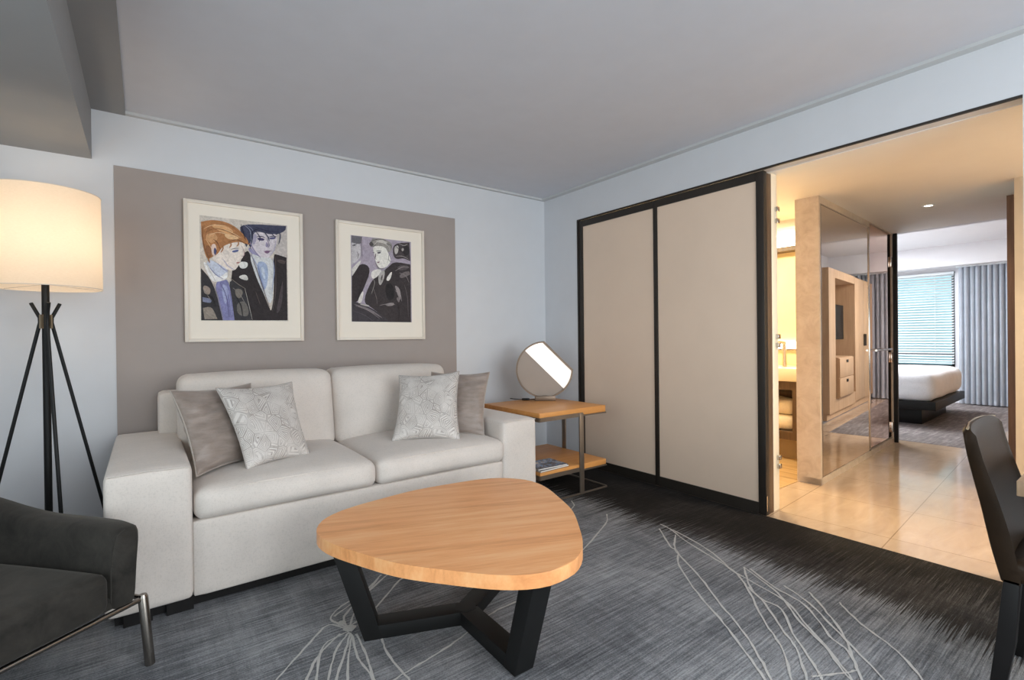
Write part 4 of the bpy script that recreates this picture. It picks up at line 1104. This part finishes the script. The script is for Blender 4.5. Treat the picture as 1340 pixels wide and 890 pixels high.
tag(obj('towel', softbox(new(), (4.96, 2.15, .425), (5.30, 2.62, .57), .06, 10, lambda q, n: q+Vector((0,0,.012*math.sin(n.y*4)*max(0,n.z)))), M['towel'], None, 60), 'folded white towel on top of the other in the vanity shelf', 'towel', 'towels in the vanity')
tag(obj('towel', softbox(new(), (4.955, 2.145, .276), (5.31, 2.63, .422), .055, 10), M['towel'], None, 60), 'folded white towel lying under the other in the vanity shelf', 'towel', 'towels in the vanity')
wl = thing('vanity_light', 'glowing white strip light above the bathroom mirror on dark ledge', 'light', (5.36, 2.6, 2.06))
obj('diffuser', box(new(), (5.29, 1.92, 2.105), (5.40, 3.4, 2.20), .008), M['led'], wl)
obj('ledge', box(new(), (5.27, 1.9, 2.06), (5.418, 3.45, 2.103)), M['brownwood'], wl)
bl = thing('backsplash_light', 'low glowing strip light on the wall behind the bathroom counter', 'light', (5.40, 2.6, 1.05))
obj('diffuser', box(new(), (5.395, 1.92, 1.055), (5.419, 3.4, 1.125), .004), M['led'], bl)
obj('channel', box(new(), (5.39, 1.92, 1.04), (5.419, 3.4, 1.054)), M['chrome'], bl)

# ---------------------------------------------------------------- bedroom
XW = 11.15
struct('floor_bedroom', box(new(), (6.80, .3, -.06), (XW+.1, 5.3, .001)), M['bed_carpet'])
struct('trim_6', box(new(), (6.80, .98, 0), (XW, 1.17, .003)), M['marble'])
struct('ceiling_bedroom', box(new(), (XE+.1, .2, 2.66), (XW+.1, 5.3, 2.76)), M['white'])
struct('ceiling_bedroom_soffit', box(new(), (10.72, .2, 2.315), (XW+.1, 5.3, 2.66)), M['white'])
bm = new()
GY0, GY1, GZ0, GZ1 = 2.20, 4.4, .60, 2.235
box(bm, (XW, .2, 0), (XW+.12, GY0, 2.76)); box(bm, (XW, GY1, 0), (XW+.12, 5.3, 2.76)); box(bm, (XW, GY0, 0), (XW+.12, GY1, GZ0)); box(bm, (XW, GY0, GZ1), (XW+.12, GY1, 2.76))
struct('wall_bedroom_far', bm, M['white'])
struct('wall_bedroom_left', box(new(), (XE, 5.2, 0), (XW, 5.3, 2.76)), M['white'])
struct('wall_bedroom_right', box(new(), (XE+.1, .20, 0), (XW, .32, 2.76)), M['white'])
struct('wall_bedroom_near', box(new(), (XE+.06, 1.99, 0), (XE+.16, 5.2, ZH)), M['white'])
bm = new()
for y in (GY0+.02, (GY0+GY1)/2, GY1-.02): box(bm, (XW+.03, y-.025, GZ0), (XW+.08, y+.025, GZ1))
box(bm, (XW+.03, GY0, GZ0), (XW+.08, GY1, GZ0+.05)); box(bm, (XW+.03, GY0, GZ1-.04), (XW+.08, GY1, GZ1)); box(bm, (XW+.035, GY0, .80), (XW+.078, GY1, .86))
w2 = struct('window_2', bm, plain('window_frame', (.10,.11,.12,1), .4))
struct('pane', box(new(), (XW+.05, GY0, GZ0), (XW+.058, GY1, GZ1)), M['glass'], w2)
wb = thing('window_blind', 'white horizontal slat blind lowered over the bedroom window', 'blind', (XW-.03, (GY0+GY1)/2, .62))
bm = new(); z = .72; k = 0
while z < GZ1-.03:
    tilt = .014
    vs = [bm.verts.new(c) for c in ((XW-.045,GY0+.005,z-tilt),(XW-.045,GY1-.005,z-tilt),(XW-.004,GY1-.005,z+tilt),(XW-.004,GY0+.005,z+tilt))]
    vs2 = [bm.verts.new(v.co+Vector((0,0,.0025))) for v in vs]
    bm.faces.new(vs[::-1]); bm.faces.new(vs2)
    for i in range(4): bm.faces.new((vs[i], vs[(i+1)%4], vs2[(i+1)%4], vs2[i]))
    z += .046
obj('slats', bm, M['blind'], wb, 0)
obj('head_rail', box(new(), (XW-.055, GY0, GZ1-.025), (XW-.002, GY1, GZ1+.02), .003), M['blind'], wb)
obj('bottom_rail', box(new(), (XW-.045, GY0+.005, .665), (XW-.004, GY1-.005, .69), .003), M['blind'], wb)
for y in (GY0+.25, GY0+.85, GY0+1.5): obj('ladder_cord', tube(new(), [(XW-.05, y, .68), (XW-.05, y, GZ1)], .003, 6), M['blind'], wb)
# curtain with folds
bm = new(); cols_ = []
n_ = 260; y0, y1 = .42, 2.105
for i in range(n_+1):
    t = i/n_; y = y0+(y1-y0)*t
    a = 2*math.pi*t*24; x = 10.985 + .035*math.sin(a) + .012*math.sin(a*.37+1)
    cols_.append([bm.verts.new((x + .006*math.sin(a*.5+zz), y+.012*math.cos(a), zz)) for zz in (.02,.8,1.6,2.3)])
for i in range(n_):
    for k in range(3): bm.faces.new((cols_[i][k], cols_[i+1][k], cols_[i+1][k+1], cols_[i][k+1]))
bmesh.ops.solidify(bm, geom=bm.faces[:], thickness=.003)
cu = obj('curtain', bm, M['curtain'], None, 80); tag(cu, 'long grey pleated curtain hanging beside the bedroom window', 'curtain')
obj('curtain_track', box(new(), (10.95, .40, 2.296), (11.02, 2.15, 2.3145)), M['blind'], cu)

# bed, slightly turned with the hall
BR_ = Matrix.Translation((7.97, 1.76, 0)) @ Matrix.Rotation(rad(2.5), 4, 'Z')
bd = thing('bed', 'bed with white duvet on a black overhanging platform in the bedroom', 'bed', (8.92, 2.8, 0))
def bedbox(a, b, r=0, soft=False, fn=None, cuts=14):
    bm = softbox(new(), a, b, r, cuts, fn) if soft else box(new(), a, b, r)
    return bm
obj('platform', bedbox((0, 0, .215), (1.92, 2.2, .325), .006), M['blackwood'], bd, 30, BR_)
obj('pedestal', bedbox((.22, .18, .0015), (1.70, 2.0, .215), .004), M['blackwood'], bd, 30, BR_)
def duv(q, n):
    q = q.copy()
    if n.z < .2: q.x += .010*math.sin(q.y*9)*(abs(n.x)**6); q.y += .010*math.sin(q.x*8)*(abs(n.y)**6)
    if n.z > 0: q.z += .02*(1-n.x**4)*(1-n.y**4) + .006*math.sin(q.x*7+q.y*5)
    return q
obj('duvet', bedbox((-.0, .015, .31), (1.93, 2.18, .69), .13, True, duv, 22), M['duvet'], bd, 80, BR_)
obj('mattress', bedbox((.06, .08, .326), (1.86, 2.14, .60), .04, True), M['duvet'], bd, 60, BR_)
# wardrobe wall opposite the bed, seen in the mirror
wd = thing('wardrobe', 'oak wardrobe wall with open television niche reflected in the hall mirror', 'wardrobe', (9.1, .70, 0))
FY = 1.0
bm = new()
box(bm, (7.62, .34, .10), (7.975, FY, 2.12)); box(bm, (7.975, .34, 2.0), (9.25, FY, 2.12)); box(bm, (7.975, .34, .10), (9.25, .42, 2.0)); box(bm, (9.25, .34, .10), (10.7, FY-.022, 2.12)); box(bm, (7.975,.42,.10), (9.25, FY, .28))
obj('carcass', bm, M['wardrobe'], wd)
obj('plinth', box(new(), (7.64, .34, .004), (10.68, FY-.04, .10)), M['wardrobe'], wd)
for a, b in ((9.255, 9.965), (9.975, 10.695)):
    dd = obj('door', box(new(), (a, FY-.02, .13), (b, FY+.002, 2.10), .002), M['wardrobe'], wd)
    obj('handle', box(new(), (a+.05 if a > 9.5 else b-.07, FY+.002, 1.0), (a+.07 if a > 9.5 else b-.05, FY+.02, 1.2), .002), M['black'], dd)
obj('drawer_box', box(new(), (8.0, .45, .285), (8.88, FY+.03, .865)), M['wardrobe'], wd)
for z0, z1 in ((.30, .57), (.58, .855)):
    dr = obj('drawer', box(new(), (8.005, FY+.0305, z0), (8.875, FY+.046, z1), .002), M['wardrobe'], wd)
    obj('handle', box(new(), (8.40, FY+.046, z1-.07), (8.49, FY+.056, z1-.03)), M['black'], dr)
tv = thing('television', 'flat black television mounted in the wardrobe niche, seen in the mirror', 'television', (8.6, .80, 1.1))
obj('screen', box(new(), (8.05, .835, 1.12), (9.17, .86, 1.66), .004), M['screen'], tv)
obj('bracket', box(new(), (8.4, .425, 1.25), (8.8, .835, 1.5), .01), M['black'], tv)

# ---------------------------------------------------------------- light
wld = bpy.data.worlds.new('sky'); bpy.context.scene.world = wld; wld.use_nodes = True
bg = wld.node_tree.nodes['Background']
wn = wld.node_tree; tc = wn.nodes.new('ShaderNodeTexCoord'); nz = wn.nodes.new('ShaderNodeTexNoise'); nz.inputs['Scale'].default_value = 9
rp = wn.nodes.new('ShaderNodeValToRGB'); rp.color_ramp.elements[0].color = (.18,.45,.52,1); rp.color_ramp.elements[0].position = .35
rp.color_ramp.elements[1].color = (.55,.86,.95,1); rp.color_ramp.elements[1].position = .62
wn.links.new(tc.outputs['Generated'], nz.inputs['Vector']); wn.links.new(nz.outputs['Fac'], rp.inputs['Fac']); wn.links.new(rp.outputs['Color'], bg.inputs['Color'])
bg.inputs['Strength'].default_value = 1.0
# daylight through the left-hand window of the room
light('window_daylight', 'AREA', (XL-.06, -.1, 1.22), 46, (.965,.98,1), shape='RECTANGLE', size=1.9, size_y=3.9, rot=(0, rad(-90), 0))
light('front_fill_light', 'AREA', (1.55, YF-.06, 1.3), 106, (.965,.985,1), shape='RECTANGLE', size=2.8, size_y=1.9, rot=(rad(90), 0, 0))  # added fill light outside the invented window behind the camera
# unseen area light added behind the camera to brighten the room
light('room_fill', 'AREA', (1.3, -1.3, 2.55), 30, (.97,.97,1), shape='DISK', size=1.2)
# warm hall spots
def spot(x, y, e, size=110, z=ZH-.02): light('hall_spot', 'SPOT', (x, y, z), e, (1,.80,.56), spot_size=rad(size), spot_blend=.7, shadow_soft_size=.03)
spot(5.424, 1.236, 38); spot(4.3, .15, 46); spot(5.3, 2.0-.6, 0.01) if False else None  # second spot is unseen, added in the hidden part of the hall
light('hall_fill', 'AREA', (4.1, -.9, 2.28), 60, (1,.80,.56), shape='DISK', size=.5)  # unseen area light added to brighten the hall
light('bath_fill', 'AREA', (4.5, 2.7, 2.28), 45, (1,.82,.50), shape='DISK', size=.5)  # unseen area light added to support the vanity strip
light('bedroom_fill', 'AREA', (8.8, 3.3, 2.63), 175, (.93,.96,1), shape='DISK', size=1.6)  # unseen overhead light added to brighten the bedroom
sc = bpy.context.scene
sc.view_settings.view_transform = 'Standard'; sc.view_settings.look = 'None'; sc.view_settings.exposure = .15; sc.view_settings.gamma = 1
sc.view_settings.use_curve_mapping = False
sc.cycles.max_bounces = 10; sc.cycles.diffuse_bounces = 6; sc.cycles.glossy_bounces = 5; sc.cycles.transmission_bounces = 6
sc.cycles.sample_clamp_indirect = 6; sc.cycles.use_denoising = True; sc.cycles.caustics_reflective = False; sc.cycles.caustics_refractive = False
